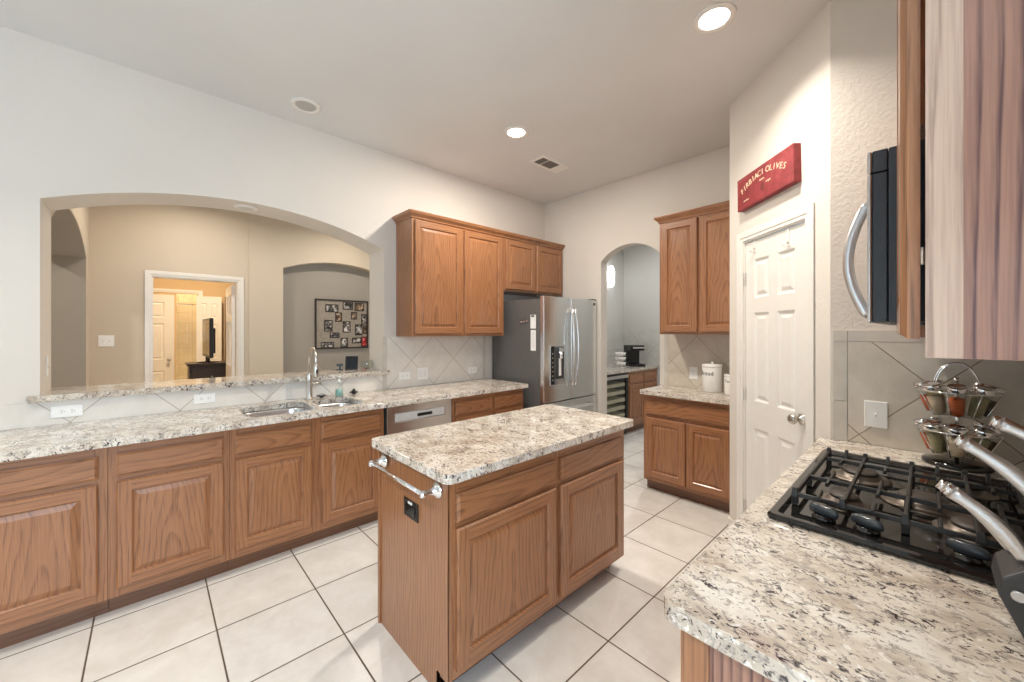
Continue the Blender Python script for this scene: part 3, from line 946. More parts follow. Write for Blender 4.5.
# dishwasher
t = thing('dishwasher', 'stainless dishwasher under the counter right of the sink cabinet', 'dishwasher', (XF, 1.303, 0), R(90))
DW = 0.606
MB().box(0.004, DW - 0.004, 0.01, 0.56, 0.10, 0.872).box(0.03, DW - 0.03, 0.07, 0.5, 0, 0.10).build('tub', 'black', t)
pan = MB().prism(rect(0.012, DW - 0.012, 0.12, 0.868), [rect(0.075, DW - 0.075, 0.742, 0.812)], -0.022, 0.009, XZ).build('door_panel', 'steel_h', t, bevel=0.003)
MB().box(0.078, DW - 0.078, -0.016, 0.006, 0.745, 0.809).build('handle_recess', plain('pale_handle', srgb(206, 206, 204), 0.35), t)
MB().box(0.27, 0.405, -0.021, -0.0165, 0.764, 0.788).build('pocket_grip', 'black', t, bevel=0.004)

# microwave over the cooktop: door faces the aisle
t = thing('microwave', 'dark over-range microwave with curved steel handle, half hidden by the near cabinet', 'microwave', (-0.068, 2.115, 1.472), R(-90))
MW = 0.757
MB().box(0, MW, 0, 0.345, 0, 0.44).build('case', 'mw2', t, bevel=0.003)
dm = MB().box(0.0, MW, -0.030, -0.001, 0, 0.382).box(0.0, MW, -0.030, -0.001, 0.385, 0.44)
dr = dm.build('door', 'mw', t, bevel=0.003)
MB().box(0.0, MW, -0.040, -0.0305, 0.0, 0.382).box(0.0, MW, -0.040, -0.0305, 0.385, 0.44).build('door_face', 'steel_h', dr, bevel=0.004)
MB().box(0.06, 0.53, -0.0412, -0.040, 0.06, 0.33).build('door_window', 'screen', dr)
MB().tube([(0.71, -0.039, 0.020)] + [(0.71, -0.040 - 0.042 * math.sin(PI * (0.07 + 0.86 * i / 14)), 0.03 + 0.275 * i / 14) for i in range(15)] + [(0.71, -0.039, 0.315)], 0.0122, 12).build('door_handle', 'satin', dr)
MB().box(0.1, MW - 0.1, 0.03, 0.3, -0.006, 0.0).build('grease_filter', 'dark_gray', t)

# ---------------------------------------------------------------- gas cooktop
t = thing('gas_cooktop', 'black gas cooktop with cast iron grates set in the near granite counter', 'cooktop', (0, 0, 0.9146))
X0, X1, Y0, Y1 = -0.318, 0.212, 1.292, 2.185
m = MB()
rr = lambda i, z: [(x, y, z) for x, y in rrect(X0 + i, X1 - i, Y0 + i, Y1 - i, max(0.018 - i * 0.3, 0.006), 4)]
m.loft([rr(0.004, 0), rr(0, 0.004), rr(0, 0.010), rr(0.006, 0.016), rr(0.022, 0.0165), rr(0.030, 0.012), rr(0.034, 0.010)], 0, True, True, True, smooth=False)
m.build('deck', 'black_gloss', t)
# burners
for i, (bx, by, br) in enumerate(((-0.175, 1.555, 0.036), (-0.165, 1.86, 0.048), (-0.01, 1.71, 0.055), (0.085, 1.56, 0.045), (0.09, 1.95, 0.036))):
    MB().lathe([(br * 1.75, 0.0101), (br * 1.75, 0.013), (br * 1.5, 0.016), (br * 1.12, 0.017), (br * 1.12, 0.026), (br * 0.9, 0.028)], (bx, by, 0), 'z', 28).build('burner_base', 'burner', t)
    MB().lathe([(br * 0.95, 0.0282), (br, 0.030), (br, 0.034), (br * 0.92, 0.038), (br * 0.2, 0.039)], (bx, by, 0), 'z', 28).build('burner_cap', 'cap', t)


def bar(m, p, q, wd=0.011, ht=0.013):
    p = Vector(p); q = Vector(q)
    d = (q - p); d.z = 0; d.normalize()
    n = Vector((-d.y, d.x, 0)) * wd / 2
    k = Vector((0, 0, ht))
    m.loft([[p - n, p + n, p + n * 0.7 + k, p - n * 0.7 + k], [q - n, q + n, q + n * 0.7 + k, q - n * 0.7 + k]], 0, smooth=False)


gz = 0.036
for gi, (gx0, gx1) in enumerate(((-0.275, -0.165), (-0.165 + 0.002, -0.040), (-0.038, 0.180))):
    pass
for gi, (gy0, gy1) in enumerate(((1.430, 1.632), (1.636, 2.02))):
    m = MB()
    ends = [gx for gx in (-0.275, -0.165, -0.040, 0.085, 0.185)]
    ym = gy0 if gi == 0 else gy1 - 0.10
    # long rails along the wall-to-aisle direction
    if gi == 0: ys = (gy0, gy1)
    else: ys = (gy0, 1.915)
    for yy in ys: bar(m, (-0.275, yy, gz), (0.185, yy, gz))
    for gx in ends:
        a = gy0 if gi == 0 else gy0
        b = gy1 if gi == 0 else gy1
        bar(m, (gx, a, gz + 0.001), (gx, b, gz + 0.001))
    if gi == 1: bar(m, (-0.275, gy1, gz - 0.006), (0.185, gy1, gz - 0.006), 0.009, 0.008)
    # upturned fingers between the rails
    for fx in (-0.22, -0.102, 0.022, 0.135):
        if gi == 0:
            bar(m, (fx, gy0 - 0.004, gz + 0.004), (fx, gy0 + 0.055, gz + 0.008), 0.010, 0.012)
            bar(m, (fx, gy1 - 0.06, gz + 0.004), (fx, gy1, gz + 0.002), 0.010, 0.012)
        else:
            bar(m, (fx, gy0, gz + 0.002), (fx, gy0 + 0.09, gz + 0.006), 0.010, 0.012)
            bar(m, (fx, 1.85, gz + 0.006), (fx, 1.915, gz + 0.002), 0.010, 0.012)
            m.loft([[(fx - 0.005, gy1 - 0.02, gz), (fx + 0.005, gy1 - 0.02, gz), (fx + 0.005, gy1 + 0.008, gz), (fx - 0.005, gy1 + 0.008, gz)],
                    [(fx - 0.005, gy1 - 0.006, gz + 0.028), (fx + 0.005, gy1 - 0.006, gz + 0.028), (fx + 0.005, gy1 + 0.006, gz + 0.028), (fx - 0.005, gy1 + 0.006, gz + 0.028)]], 0, smooth=False)
    # feet
    for gx in (-0.275, -0.040, 0.185):
        for yy in (gy0, gy1):
            m.box(gx - 0.008, gx + 0.008, yy - 0.008, yy + 0.008, 0.0165 if gx in (-0.9,) else 0.0125, gz + 0.004)
    for gx in ends:
        yy = gy0 if gi == 0 else gy1
        m.loft([[(gx - 0.009, yy - 0.011, gz), (gx + 0.009, yy - 0.011, gz), (gx + 0.009, yy + 0.011, gz), (gx - 0.009, yy + 0.011, gz)],
                [(gx - 0.006, yy - 0.005, gz + 0.026), (gx + 0.006, yy - 0.005, gz + 0.026), (gx + 0.006, yy + 0.006, gz + 0.026), (gx - 0.006, yy + 0.006, gz + 0.026)]], 0, smooth=False)
    m.build('grate', 'iron', t, bevel=0.0015)
for kx in (-0.199, -0.110, 0.062, 0.150):
    ky = 1.375
    k = MB().lathe([(0.027, 0.0102), (0.027, 0.016), (0.022, 0.022), (0.019, 0.024)], (kx, ky, 0), 'z', 24).build('knob_skirt', 'black_gloss', t)
    rings = []
    for h, a, b in ((0.024, 0.034, 0.010), (0.034, 0.036, 0.013), (0.044, 0.032, 0.011), (0.048, 0.020, 0.006)):
        rings.append([(kx + 0.94 * a * math.cos(q) + 0.34 * b * math.sin(q), ky - 0.34 * a * math.cos(q) + 0.94 * b * math.sin(q), h) for q in [2 * PI * i / 24 for i in range(24)]])
    MB().loft(rings).build('knob', 'knobs', t)

# ================================================================ SINK AND TAP
t = thing('kitchen_sink', 'double-bowl stainless undermount sink in the granite below the pass-through', 'sink', (0, 0, 0))
for (a, b, c, d, r, zb) in ((-3.272, -2.838, 0.438, 0.847, 0.09, 0.69), (-3.232, -2.858, 0.888, 1.182, 0.08, 0.72)):
    m = MB()
    q = lambda i, z: [(x, y, z) for x, y in rrect(a + i, b - i, c + i, d - i, r, 8)]
    m.loft([q(-0.018, 0.8755), q(0, 0.8755), q(0.004, 0.86), q(0.010, zb + 0.03), q(0.035, zb + 0.004), q(0.06, zb)], 0, True, False, True)
    bw = m.build('bowl', 'sink', t, recalc=False)
    MB().lathe([(0.042, zb + 0.0005), (0.042, zb + 0.003), (0.032, zb + 0.0035), (0.028, zb + 0.001)], ((a + b) / 2, (c + d) / 2, 0), 'z', 24).build('drain', 'chrome', bw)
t = thing('kitchen_faucet', 'tall brushed nickel gooseneck faucet behind the steel sink', 'faucet', (-3.318, 0.915, 0.9145), R(2))
MB().lathe([(0.031, 0), (0.031, 0.006), (0.024, 0.012), (0.022, 0.03), (0.022, 0.14), (0.023, 0.145), (0.019, 0.20), (0.015, 0.21)], n=24).build('body', 'nickel', t)
pts = [(0, 0, 0.20), (0, 0, 0.31)]
for i in range(1, 15):
    a = R(180 - 185 * i / 14)
    pts.append((0.075 + 0.075 * math.cos(a), 0, 0.31 + 0.088 * math.sin(a)))
pts.append((0.150, 0, 0.265))
MB().tube(pts, 0.0125, 14).build('spout', 'nickel', t)
sh = MB().lathe([(0.013, 0.285), (0.017, 0.27), (0.019, 0.24), (0.022, 0.19), (0.020, 0.183)], (0.150, 0, 0), n=20).build('spray_head', 'nickel', t)
MB().box(0.166, 0.1735, -0.006, 0.006, 0.215, 0.245).build('spray_button', 'black', sh)
MB().tube([(0, 0.018, 0.115), (0.004, 0.05, 0.118), (0.008, 0.085, 0.121)], [0.010, 0.009, 0.008], 12).build('lever', 'nickel', t)
t = thing('soap_dispenser', 'clear soap pump bottle with teal liquid standing behind the right sink bowl', 'soap bottle', (-3.285, 1.13, 0.9145))
MB().lathe([(0.012, 0.0), (0.030, 0.001), (0.033, 0.01), (0.029, 0.045), (0.032, 0.08), (0.026, 0.095), (0.012, 0.105), (0.012, 0.115)], n=24).build('bottle', 'glass', t)
MB().lathe([(0.012, 0.005), (0.0295, 0.006), (0.026, 0.045), (0.024, 0.058), (0.008, 0.060)], n=20).build('liquid', 'soap', t)
MB().lathe([(0.014, 0.1155), (0.014, 0.13), (0.005, 0.132), (0.005, 0.155), (0.012, 0.157), (0.012, 0.166)], n=16).tube([(0, 0, 0.162), (0.035, 0, 0.162), (0.042, 0, 0.155)], 0.005, 8).build('pump', 'plate', t)
for i, (px, py, lab, sc) in enumerate(((-3.352, 1.015, 'flat black and steel sink strainer between the faucet and the soap bottle', 1.0), (-3.352, 1.275, 'black knobbed sink stopper on the counter right of the soap bottle', 0.9))):
    t = thing('sink_stopper', lab, 'sink stopper', (px, py, 0.9145), 0, 'loose sink stoppers')
    MB().lathe([(0.014, 0), (0.016, 0.008), (0.036, 0.011), (0.038, 0.015), (0.030, 0.018)], n=20).build('rim', 'dark_gray' if i == 0 else 'black', t)
    MB().lathe([(0.022, 0.0182), (0.020, 0.024), (0.012, 0.028), (0.008, 0.030 + 0.012 * i)], n=16).build('knob', 'chrome' if i == 0 else 'black', t)

# ================================================================ OUTLETS AND SWITCHES
SWW, SWH = 0.060, 0.060


def plate_(label, loc, rz, w, h, kind, cat='outlet', name='power_outlet', grp=None):
    """cover plate facing local -y"""
    t = thing(name, label, cat, loc, rz, grp)
    MB().box(-w / 2, w / 2, -0.006, -0.0005, -h / 2, h / 2).build('cover_plate', 'plate', t, bevel=0.003)
    if kind == 'h2':      # duplex turned on its side
        for s in (-1, 1):
            q = MB().prism([(s * 0.020 + 0.016 * math.cos(2 * PI * i / 16), max(-0.013, min(0.013, 0.016 * math.sin(2 * PI * i / 16)))) for i in range(16)], [], -0.0078, -0.006, XZ)
            r_ = q.build('receptacle', 'plate', t)
            sl = MB()
            for dz in (-0.006, 0.006): sl.box(s * 0.020 - 0.005, s * 0.020 + 0.004, -0.0084, -0.0078, dz - 0.001, dz + 0.001)
            sl.lathe([(0.0022, -0.0084), (0.0022, -0.0078)], (s * 0.020 + 0.010, 0, 0), 'y', 8)
            sl.build('slot', 'slot', r_)
    elif kind == 'v2':
        for s in (-1, 1):
            q = MB().prism([(max(-0.013, min(0.013, 0.016 * math.cos(2 * PI * i / 16))), s * 0.020 + 0.016 * math.sin(2 * PI * i / 16)) for i in range(16)], [], -0.0078, -0.006, XZ)
            r_ = q.build('receptacle', 'plate', t)
            sl = MB()
            for dx in (-0.006, 0.006): sl.box(dx - 0.001, dx + 0.001, -0.0084, -0.0078, s * 0.020 - 0.003, s * 0.020 + 0.006)
            sl.build('slot', 'slot', r_)
    else:
        n = int(kind[1])
        for k in range(n):
            cx = (k - (n - 1) / 2) * 0.046
            if kind[0] == 't':
                MB().box(cx - 0.005, cx + 0.005, -0.007, -0.006, -0.012, 0.012).tube([(cx, -0.006, 0), (cx, -0.018, 0.007)], [0.0045, 0.0035], 8).build('toggle', 'white', t)
            else:
                MB().box(cx - 0.0165, cx + 0.0165, -0.009, -0.006, -0.033, 0.033).build('rocker', 'white', t, bevel=0.002)
    return t


XT = -3.4095
plate_('white sideways outlet under the bar ledge near its left end', (XT, -0.352, 0.985), R(90), 0.125, 0.068, 'h2', grp='outlets in the long backsplash')
plate_('white sideways outlet under the bar ledge, midway to the faucet', (XT, 0.275, 0.985), R(90), 0.118, 0.068, 'h2', grp='outlets in the long backsplash')
plate_('white sideways outlet on the tiles just right of the pass-through', (XT, 1.775, 1.024), R(90), 0.118, 0.072, 'h2', grp='outlets in the long backsplash')
plate_('white double rocker switch on the tiles under the tall wall cabinet', (XT, 1.97, 1.03), R(90), 0.116, 0.118, 'r2', 'switch', 'light_switch')
plate_('white sideways outlet on the tiles nearest the refrigerator', (XT, 2.585, 1.022), R(90), 0.118, 0.072, 'h2', grp='outlets in the long backsplash')
plate_('white toggle switch on the stove wall tiles left of the spice rack', (-0.166, YD - 0.0095, 1.06), 0, 0.080, 0.122, 't1', 'switch', 'light_switch')
plate_('white upright outlet on the back wall tiles beside the large canister', (-1.512, YB - 0.0095, 1.052), 0, 0.078, 0.118, 'v2')
plate_('white double toggle switch on the living room wall left of the doorway', (XL, -0.338, 1.345), R(90), 0.118, 0.118, 't2', 'switch', 'light_switch')
plate_('narrow white switch on the left jamb of the pass-through', (-3.60, -0.455, 1.24), R(180), 0.045, 0.118, 't1', 'switch', 'light_switch')

# ================================================================ CEILING FIXTURES


def can(x, y, label, lit=True, grp='recessed ceiling lights', e=25, z=ZC, col=WARM, spr=155):
    t = thing('recessed_light', label, 'ceiling light', (x, y, z), 0, grp)
    MB().lathe([(0.073, -0.0045), (0.078, -0.010), (0.102, -0.006), (0.104, -0.0005), (0.090, -0.0003)], n=36, cap=False).build('trim_ring', 'trim', t)
    MB().lathe([(0.075, -0.0035), (0.075, -0.0015)], n=36).build('lens', 'bulb' if lit else 'lens', t)
    if lit:
        a = area('can_lamp', (x, y, z - 0.014), (0, 0, 0), 0.14, e, col, 'DISK', spread=spr)
        a.parent = None
    return t


can(-2.33, 2.22, 'lit recessed ceiling light nearer the refrigerator and the vent', e=42, spr=180)
can(-0.77, 2.175, 'lit recessed ceiling light at the top right, in front of the pantry wall', e=18, spr=128)
can(-1.9, -1.2, 'lit recessed ceiling light out of view above the sink side', e=15, spr=125)
can(-0.4, -1.2, 'lit recessed ceiling light out of view behind the camera', e=22, spr=125)
t = thing('ceiling_speaker', 'round white in-ceiling speaker above the pass-through wall', 'speaker', (-3.10, 0.832, ZC))
MB().lathe([(0.068, -0.006), (0.074, -0.012), (0.098, -0.008), (0.101, -0.0005), (0.09, -0.0003)], n=36, cap=False).build('rim', 'trim', t)
MB().lathe([(0.070, -0.0075), (0.070, -0.002)], n=36).build('grille', 'grille', t)
t = thing('ceiling_vent', 'white rectangular air vent in the ceiling near the far corner', 'vent', (-2.55, 2.89, ZC))
MB().prism(rect(-0.095, 0.095, -0.20, 0.20), [rect(-0.065, 0.065, -0.165, 0.075)], -0.009, -0.0005, XY).build('vent_frame', 'trim', t, bevel=0.002)
MB().box(-0.065, 0.065, -0.165, 0.075, -0.003, -0.001).build('duct_opening', 'vent_dark', t)
m = MB()
for k in range(17):
    yy = -0.160 + 0.014 * k
    m.quad([(-0.065, yy, -0.004), (0.065, yy, -0.004), (0.065, yy + 0.005, -0.008), (-0.065, yy + 0.005, -0.008)])
m.build('louvres', plain('vent_louvre', srgb(120, 114, 108), 0.6), t)
MB().box(-0.065, 0.065, -0.085, -0.075, -0.0095, -0.003).build('divider', 'trim', t)
t = thing('recessed_light', 'small unlit puck light set in the soffit of the pass-through arch', 'ceiling light', (-3.58, 0.54, 2.3995))
MB().lathe([(0.05, -0.0095), (0.062, -0.011), (0.078, -0.006), (0.078, -0.001)], n=28, cap=False).build('trim_ring', 'trim', t)
MB().lathe([(0.052, -0.008), (0.052, -0.003)], n=28).build('lens', 'lens', t)
can(-4.8, -1.65, 'unseen recessed light added to brighten the hall left of the living room', e=22, grp='living room ceiling lights', col=(1, 0.93, 0.85))  # unseen lamp added to brighten the grey jamb of the arched passage
for yy in (0.35, 2.05):
    can(-5.1, yy, 'lit recessed light out of view in the living room ceiling, ' + ('near the doorway' if yy < 1 else 'near the niche'), e=15, grp='living room ceiling lights', col=(1, 0.89, 0.74))
can(-7.2, 0.5, 'lit recessed light out of view in the bedroom ceiling', e=48, grp='bedroom ceiling lights', col=(1, 0.78, 0.5))
can(-9.2, 0.45, 'lit recessed light out of view in the bath ceiling', e=30, grp='bedroom ceiling lights', col=(1, 0.82, 0.56))
can(-2.3, 4.8, 'lit recessed light out of view in the pantry behind the arch', e=22, grp='pantry ceiling lights', col=(0.95, 0.97, 1))

# ================================================================ RED SIGN
t = thing('wall_sign', 'worn red painted wooden OLIVES sign hung over the pantry door', 'sign')
t.location = Matrix.Rotation(DA, 3, 'Z') @ Vector((0.437, -0.001, 2.376)) + Vector(DG['loc'])
t.rotation_euler = (0, R(-1.0), DA)
MB().box(-0.266, 0.266, -0.042, 0, -0.107, 0.107).build('board', 'sign', t, bevel=0.003)


def lettering(m, txt, size, cx, cz, arc=None, gap=0.0, y=-0.0425):
    if arc:
        rad = arc
        wtot = sum(0.58 * size if c != ' ' else 0.34 * size for c in txt)
        s = -wtot / 2
        for c in txt:
            wch = 0.58 * size if c != ' ' else 0.34 * size
            a = (s + wch / 2) / rad
            if c != ' ':
                mt = Matrix.Translation((cx + rad * math.sin(a), y, cz - rad + rad * math.cos(a))) @ Matrix.Rotation(a, 4, 'Y') @ Matrix.Rotation(R(90), 4, 'X')
                m.mesh(text_mesh(c, size), mt)
            s += wch
    else:
        m.mesh(text_mesh(txt, size), Matrix.Translation((cx, y, cz)) @ Matrix.Rotation(R(90), 4, 'X'))


m = MB()
lettering(m, 'FIRBIACI OLIVES', 0.051, -0.006, 0.045, 0.42)
m.build('lettering', 'cream', t)
m = MB()
lettering(m, 'extra', 0.022, -0.005, 0.012)
lettering(m, 'virgin', 0.020, 0.055, -0.018)
lettering(m, 'product', 0.017, -0.165, -0.062)
m.build('small_lettering', 'cream', t)
MB().prism([(0.02 * math.cos(2 * PI * i / 16), -0.03 + 0.028 * math.sin(2 * PI * i / 16)) for i in range(16)], [], -0.0428, -0.0421, XZ).build('painted_olive', plain('olive_paint', srgb(112, 40, 40), 0.6), t)

# ================================================================ SPICE RACK
SX, SY, SZ = 0.078, 2.352, 0.9145
t = thing('spice_rack', 'two-tier chrome spice carousel with a black base in the counter corner', 'spice rack', (SX, SY, SZ))
MB().lathe([(0.094, 0), (0.098, 0.006), (0.096, 0.016), (0.070, 0.020), (0.02, 0.021)], n=32).build('base', 'black_gloss', t)
MB().cyl((0, 0, 0.0212), (0, 0, 0.335), 0.006).lathe([(0.009, 0.335), (0.011, 0.341), (0.008, 0.348), (0.003, 0.351)], n=16).build('post', 'chrome', t)
ring = lambda r, z, n=28: [(r * math.cos(2 * PI * i / n), r * math.sin(2 * PI * i / n), z) for i in range(n + 1)]
for zt in (0.043, 0.199):
    m = MB().tube(ring(0.046, zt), 0.0025, 6).tube(ring(0.117, zt + 0.098), 0.0028, 6).tube(ring(0.050, zt + 0.112), 0.0025, 6)
    for k in range(8):
        a = 2 * PI * (k + 0.5) / 8 + R(8)
        c_, s_ = math.cos(a), math.sin(a)
        m.tube([(0.006 * c_, 0.006 * s_, zt), (0.074 * c_, 0.074 * s_, zt), (0.117 * c_, 0.117 * s_, zt + 0.098)], 0.002, 6)
        m.tube([(0.006 * c_, 0.006 * s_, zt + 0.112), (0.050 * c_, 0.050 * s_, zt + 0.112), (0.117 * c_, 0.117 * s_, zt + 0.098)], 0.002, 6)
    m.build('wire_tier', 'chrome', t)
for s in (-1, 1):
    MB().tube([(0.062 * math.cos(PI * i / 16) * (0.96 + 0.04 * s), 0.022 * s, 0.31 + 0.098 * math.sin(PI * i / 16)) for i in range(17)], 0.0032, 8).build('carry_handle', 'chrome', t)


def make_jar(spice, fill):
    r = thing('spice_jar', '', 'jar')
    MB().lathe([(0.016, 0.0), (0.0205, 0.002), (0.0235, 0.055), (0.0262, 0.088), (0.0262, 0.098), (0.0235, 0.102)], n=20).build('glass_body', 'glass', r)
    MB().lathe([(0.010, 0.003), (0.0190, 0.004), (0.0190 + 0.0040 * fill, 0.01 + fill * 0.078), (0.004, 0.012 + fill * 0.078)], n=18).build('spice', spice, r)
    MB().lathe([(0.0275, 0.1025), (0.0285, 0.104), (0.0285, 0.119), (0.026, 0.122), (0.023, 0.120), (0.004, 0.120)], n=22).build('lid', 'chrome', r)
    return r


first = {}
JW = {'amber': 'orange-red spice', 'tanspice': 'pale tan spice', 'sage': 'grey-green herbs', 'pepper': 'dark brown spice'}
spec = {1: {5: ('tanspice', 'front left'), 4: ('amber', 'far left'), 6: ('amber', 'front centre'), 7: ('sage', 'front right'), 0: ('pepper', 'far right'), 3: ('sage', 'back left'), 1: ('tanspice', 'back right')},
        0: {5: ('sage', 'front left'), 4: ('amber', 'far left'), 6: ('tanspice', 'front centre'), 7: ('sage', 'front right'), 0: ('pepper', 'far right'), 3: ('tanspice', 'back left'), 1: ('amber', 'back right')}}
for tier, zt in ((1, 0.2005), (0, 0.0445)):
    for k, (sp_, wh) in spec[tier].items():
        if sp_ not in first:
            j = first[sp_] = make_jar(sp_, random.uniform(0.7, 1.0))
        else:
            j = copy_tree(first[sp_])
        a = 2 * PI * k / 8 + R(-2)
        c_, s_ = math.cos(a), math.sin(a)
        j.location = (SX + 0.062 * c_, SY + 0.062 * s_, SZ + zt + 0.007)
        j.rotation_euler = Matrix.Rotation(R(17), 4, Vector((-s_, c_, 0))).to_euler()
        j['label'] = 'chrome-lidded glass jar of %s in the %s tier, %s' % (JW[sp_], 'upper' if tier else 'lower', wh)
        j['group'] = 'spice jars in the rack'

# ================================================================ KNIFE BLOCK
t = thing('knife_block', 'black stepped knife block on the near counter at the right edge', 'knife block', (0, 0, 0))
prof = [(0.118, 0.9146), (0.272, 0.9146), (0.272, 1.235), (0.238, 1.282), (0.170, 1.215), (0.186, 1.198), (0.134, 1.146), (0.160, 1.118), (0.128, 1.066), (0.086, 1.028), (0.082, 0.998)]
MB().prism(prof, [], 1.065, 1.180, XZ).build('block', plain('charcoal_block', srgb(62, 62, 64), 0.45), t, bevel=0.004)
MB().lathe([(0.008, 1.0605), (0.010, 1.0625), (0.010, 1.0645)], (0.104, 0, 1.005), 'y', 16).build('rivet', 'satin', t)


def knife(x, y, z, ang, ln, label, r0=0.0132):
    k = thing('kitchen_knife', label, 'knife', (x, y, z), 0, 'steel-handled knives in the block')
    d = Vector((-math.sin(ang), 0, math.cos(ang)))
    side = Vector((math.cos(ang), 0, math.sin(ang)))
    pts, rs = [], []
    for i in range(13):
        u = i / 12
        pts.append(d * (ln * u) + side * (0.010 * math.sin(PI * u) - 0.004 * u))
        rs.append(r0 * (0.72 + 0.28 * math.sin(PI * min(1, u * 1.15)) + (0.25 * max(0, u - 0.8) / 0.2)))
    MB().tube(pts, rs, 14, 0, 0.72, upv=(0, 1, 0)).build('handle', 'satin', k)
    p = pts[-1]
    MB().tube([p + d * 0.0003, p + d * 0.010 - side * 0.004], [r0 * 0.86, r0 * 0.72], 14, 0, 0.72, upv=(0, 1, 0)).build('butt_cap', 'chrome', k)
    bl = MB()
    a = -d * 0.001
    bl.box(-0.001, 0.001, -0.010, 0.010, -0.001, 0.0)
    return k


knife(0.1155, 1.085, 1.0565, R(40), 0.128, 'steel-handled knife in the lowest step of the block, nearest the camera')
knife(0.1075, 1.142, 1.0495, R(40), 0.126, 'steel-handled knife in the lowest step of the block, second from the camera')
knife(0.144, 1.115, 1.138, R(42), 0.142, 'steel-handled knife in the middle step of the block')
knife(0.188, 1.12, 1.200, R(48), 0.130, 'steel-handled knife in the top step of the block', 0.0132)

# ================================================================ ON THE BACK COUNTER


def canister(x, y, r, h, label, txt, ts):
    t = thing('canister', label, 'canister', (x, y, 0.9146), R(-14), 'white canisters by the arch')
    MB().lathe([(r * 0.94, 0), (r, 0.006), (r, h * 0.86), (r * 0.99, h * 0.87)], n=40).build('body', 'white', t)
    MB().lathe([(r * 0.99, h * 0.8705), (r * 1.015, h * 0.875), (r * 1.015, h * 0.94), (r * 0.95, h * 0.985), (r * 0.3, h)], n=40).lathe([(r * 0.12, h), (r * 0.16, h * 1.04), (r * 0.1, h * 1.07)], n=16).build('lid', 'white', t)
    m = MB()
    me = text_mesh(txt, ts)
    b = bmesh.new(); b.from_mesh(me)
    mp = {}
    for v in b.verts:
        a = v.co.x / r
        rr_ = r + 0.0012 + v.co.z * 0.3
        mp[v] = m.bm.verts.new((rr_ * math.sin(a), -rr_ * math.cos(a), h * 0.6 + v.co.y))
    for f in b.faces: m.bm.faces.new([mp[v] for v in f.verts])
    b.free()
    m.build('lettering', 'ink', t)
    return t


canister(-1.310, 3.655, 0.082, 0.245, 'large white ceramic canister with dark script on the small back counter', 'Bread', 0.05)
canister(-1.135, 3.590, 0.052, 0.17, 'small white canister at the wall end of the back counter, beside the large one', 'Tea', 0.035)

# bar ledge items
t = thing('easel_frame', 'small black easel frame standing on the bar ledge left of the glass bowl', 'picture frame', (-3.70, 1.385, 1.0875), R(62))
MB().prism(rect(-0.055, 0.055, 0, 0.125), [rect(-0.045, 0.045, 0.012, 0.113)], -0.006, 0.006, lambda u, v, w: (u, w + v * 0.3, v)).build('frame', 'black', t)
MB().prism(rect(-0.045, 0.045, 0.012, 0.113), [], 0.0, 0.004, lambda u, v, w: (u, w + v * 0.3, v)).build('glass_front', 'screen', t)
MB().prism([(-0.02, 0.0), (0.02, 0.0), (0.012, 0.10), (-0.012, 0.10)], [], 0.0, 0.003, lambda u, v, w: (u, 0.062 - v * 0.28 + w, v)).build('stand', 'black', t)
t = thing('phone_cradle', 'small black stand on the bar ledge left of the black frame', 'stand', (-3.72, 1.285, 1.0875), R(70))
MB().box(-0.03, 0.03, -0.022, 0.022, 0, 0.008).box(-0.008, 0.008, 0.006, 0.014, 0.008, 0.05).box(-0.028, 0.028, -0.004, 0.0055, 0.035, 0.058).build('cradle', 'black', t, bevel=0.002)
t = thing('glass_bowl', 'clear glass bowl on the right end of the bar ledge', 'bowl', (-3.66, 1.515, 1.0875))
MB().lathe([(0.030, 0), (0.045, 0.006), (0.062, 0.04), (0.056, 0.075), (0.048, 0.082), (0.044, 0.079), (0.052, 0.07), (0.057, 0.04), (0.042, 0.011), (0.01, 0.008)], n=32).build('bowl', 'glass', t)

# ================================================================ LIVING ROOM: PHOTO BOARD
XN = XL - 0.12
t = thing('photo_board', 'dark-framed pinboard of small photographs in the grey wall niche', 'photo board', (XN + 0.001, 2.117, 1.552), R(90))
BW, BH = 0.77, 0.73
m = MB().prism(rect(-BW / 2, BW / 2, -BH / 2, BH / 2), [rect(-BW / 2 + 0.018, BW / 2 - 0.018, -BH / 2 + 0.018, BH / 2 - 0.018)], -0.030, -0.001, XZ)
m.build('frame', 'frame_dk', t, bevel=0.003)
MB().box(-BW / 2 + 0.018, BW / 2 - 0.018, -0.014, -0.001, -BH / 2 + 0.018, BH / 2 - 0.018).build('board', 'cork', t)


def photo_mat(i, warm=False):
    m, nt, bs_ = newmat('printed_photo')
    c = objcoord(nt)
    r_ = N(nt, 'ShaderNodeObjectInfo').outputs['Random']
    o = N(nt, 'ShaderNodeVectorMath', operation='ADD')
    L(nt, c, o.inputs[0]); L(nt, r_, o.inputs[1])
    n = noise(nt, o.outputs[0], 26, 2, 0.5, 0.4)
    st = [(0.36, srgb(40, 38, 38)), (0.5, srgb(110, 106, 104)), (0.62, srgb(214, 208, 202))]
    if warm == 'red': st = [(0.36, srgb(120, 20, 24)), (0.55, srgb(196, 40, 44)), (0.66, srgb(226, 200, 196))]
    elif warm: st = [(0.36, srgb(64, 48, 40)), (0.52, srgb(130, 106, 86)), (0.64, srgb(210, 190, 164))]
    L(nt, ramp(nt, n, st), bs_.inputs['Base Color'])
    bs_.inputs['Roughness'].default_value = 0.4
    return m


PM = {False: photo_mat(0), True: photo_mat(1, True), 'red': photo_mat(2, 'red')}
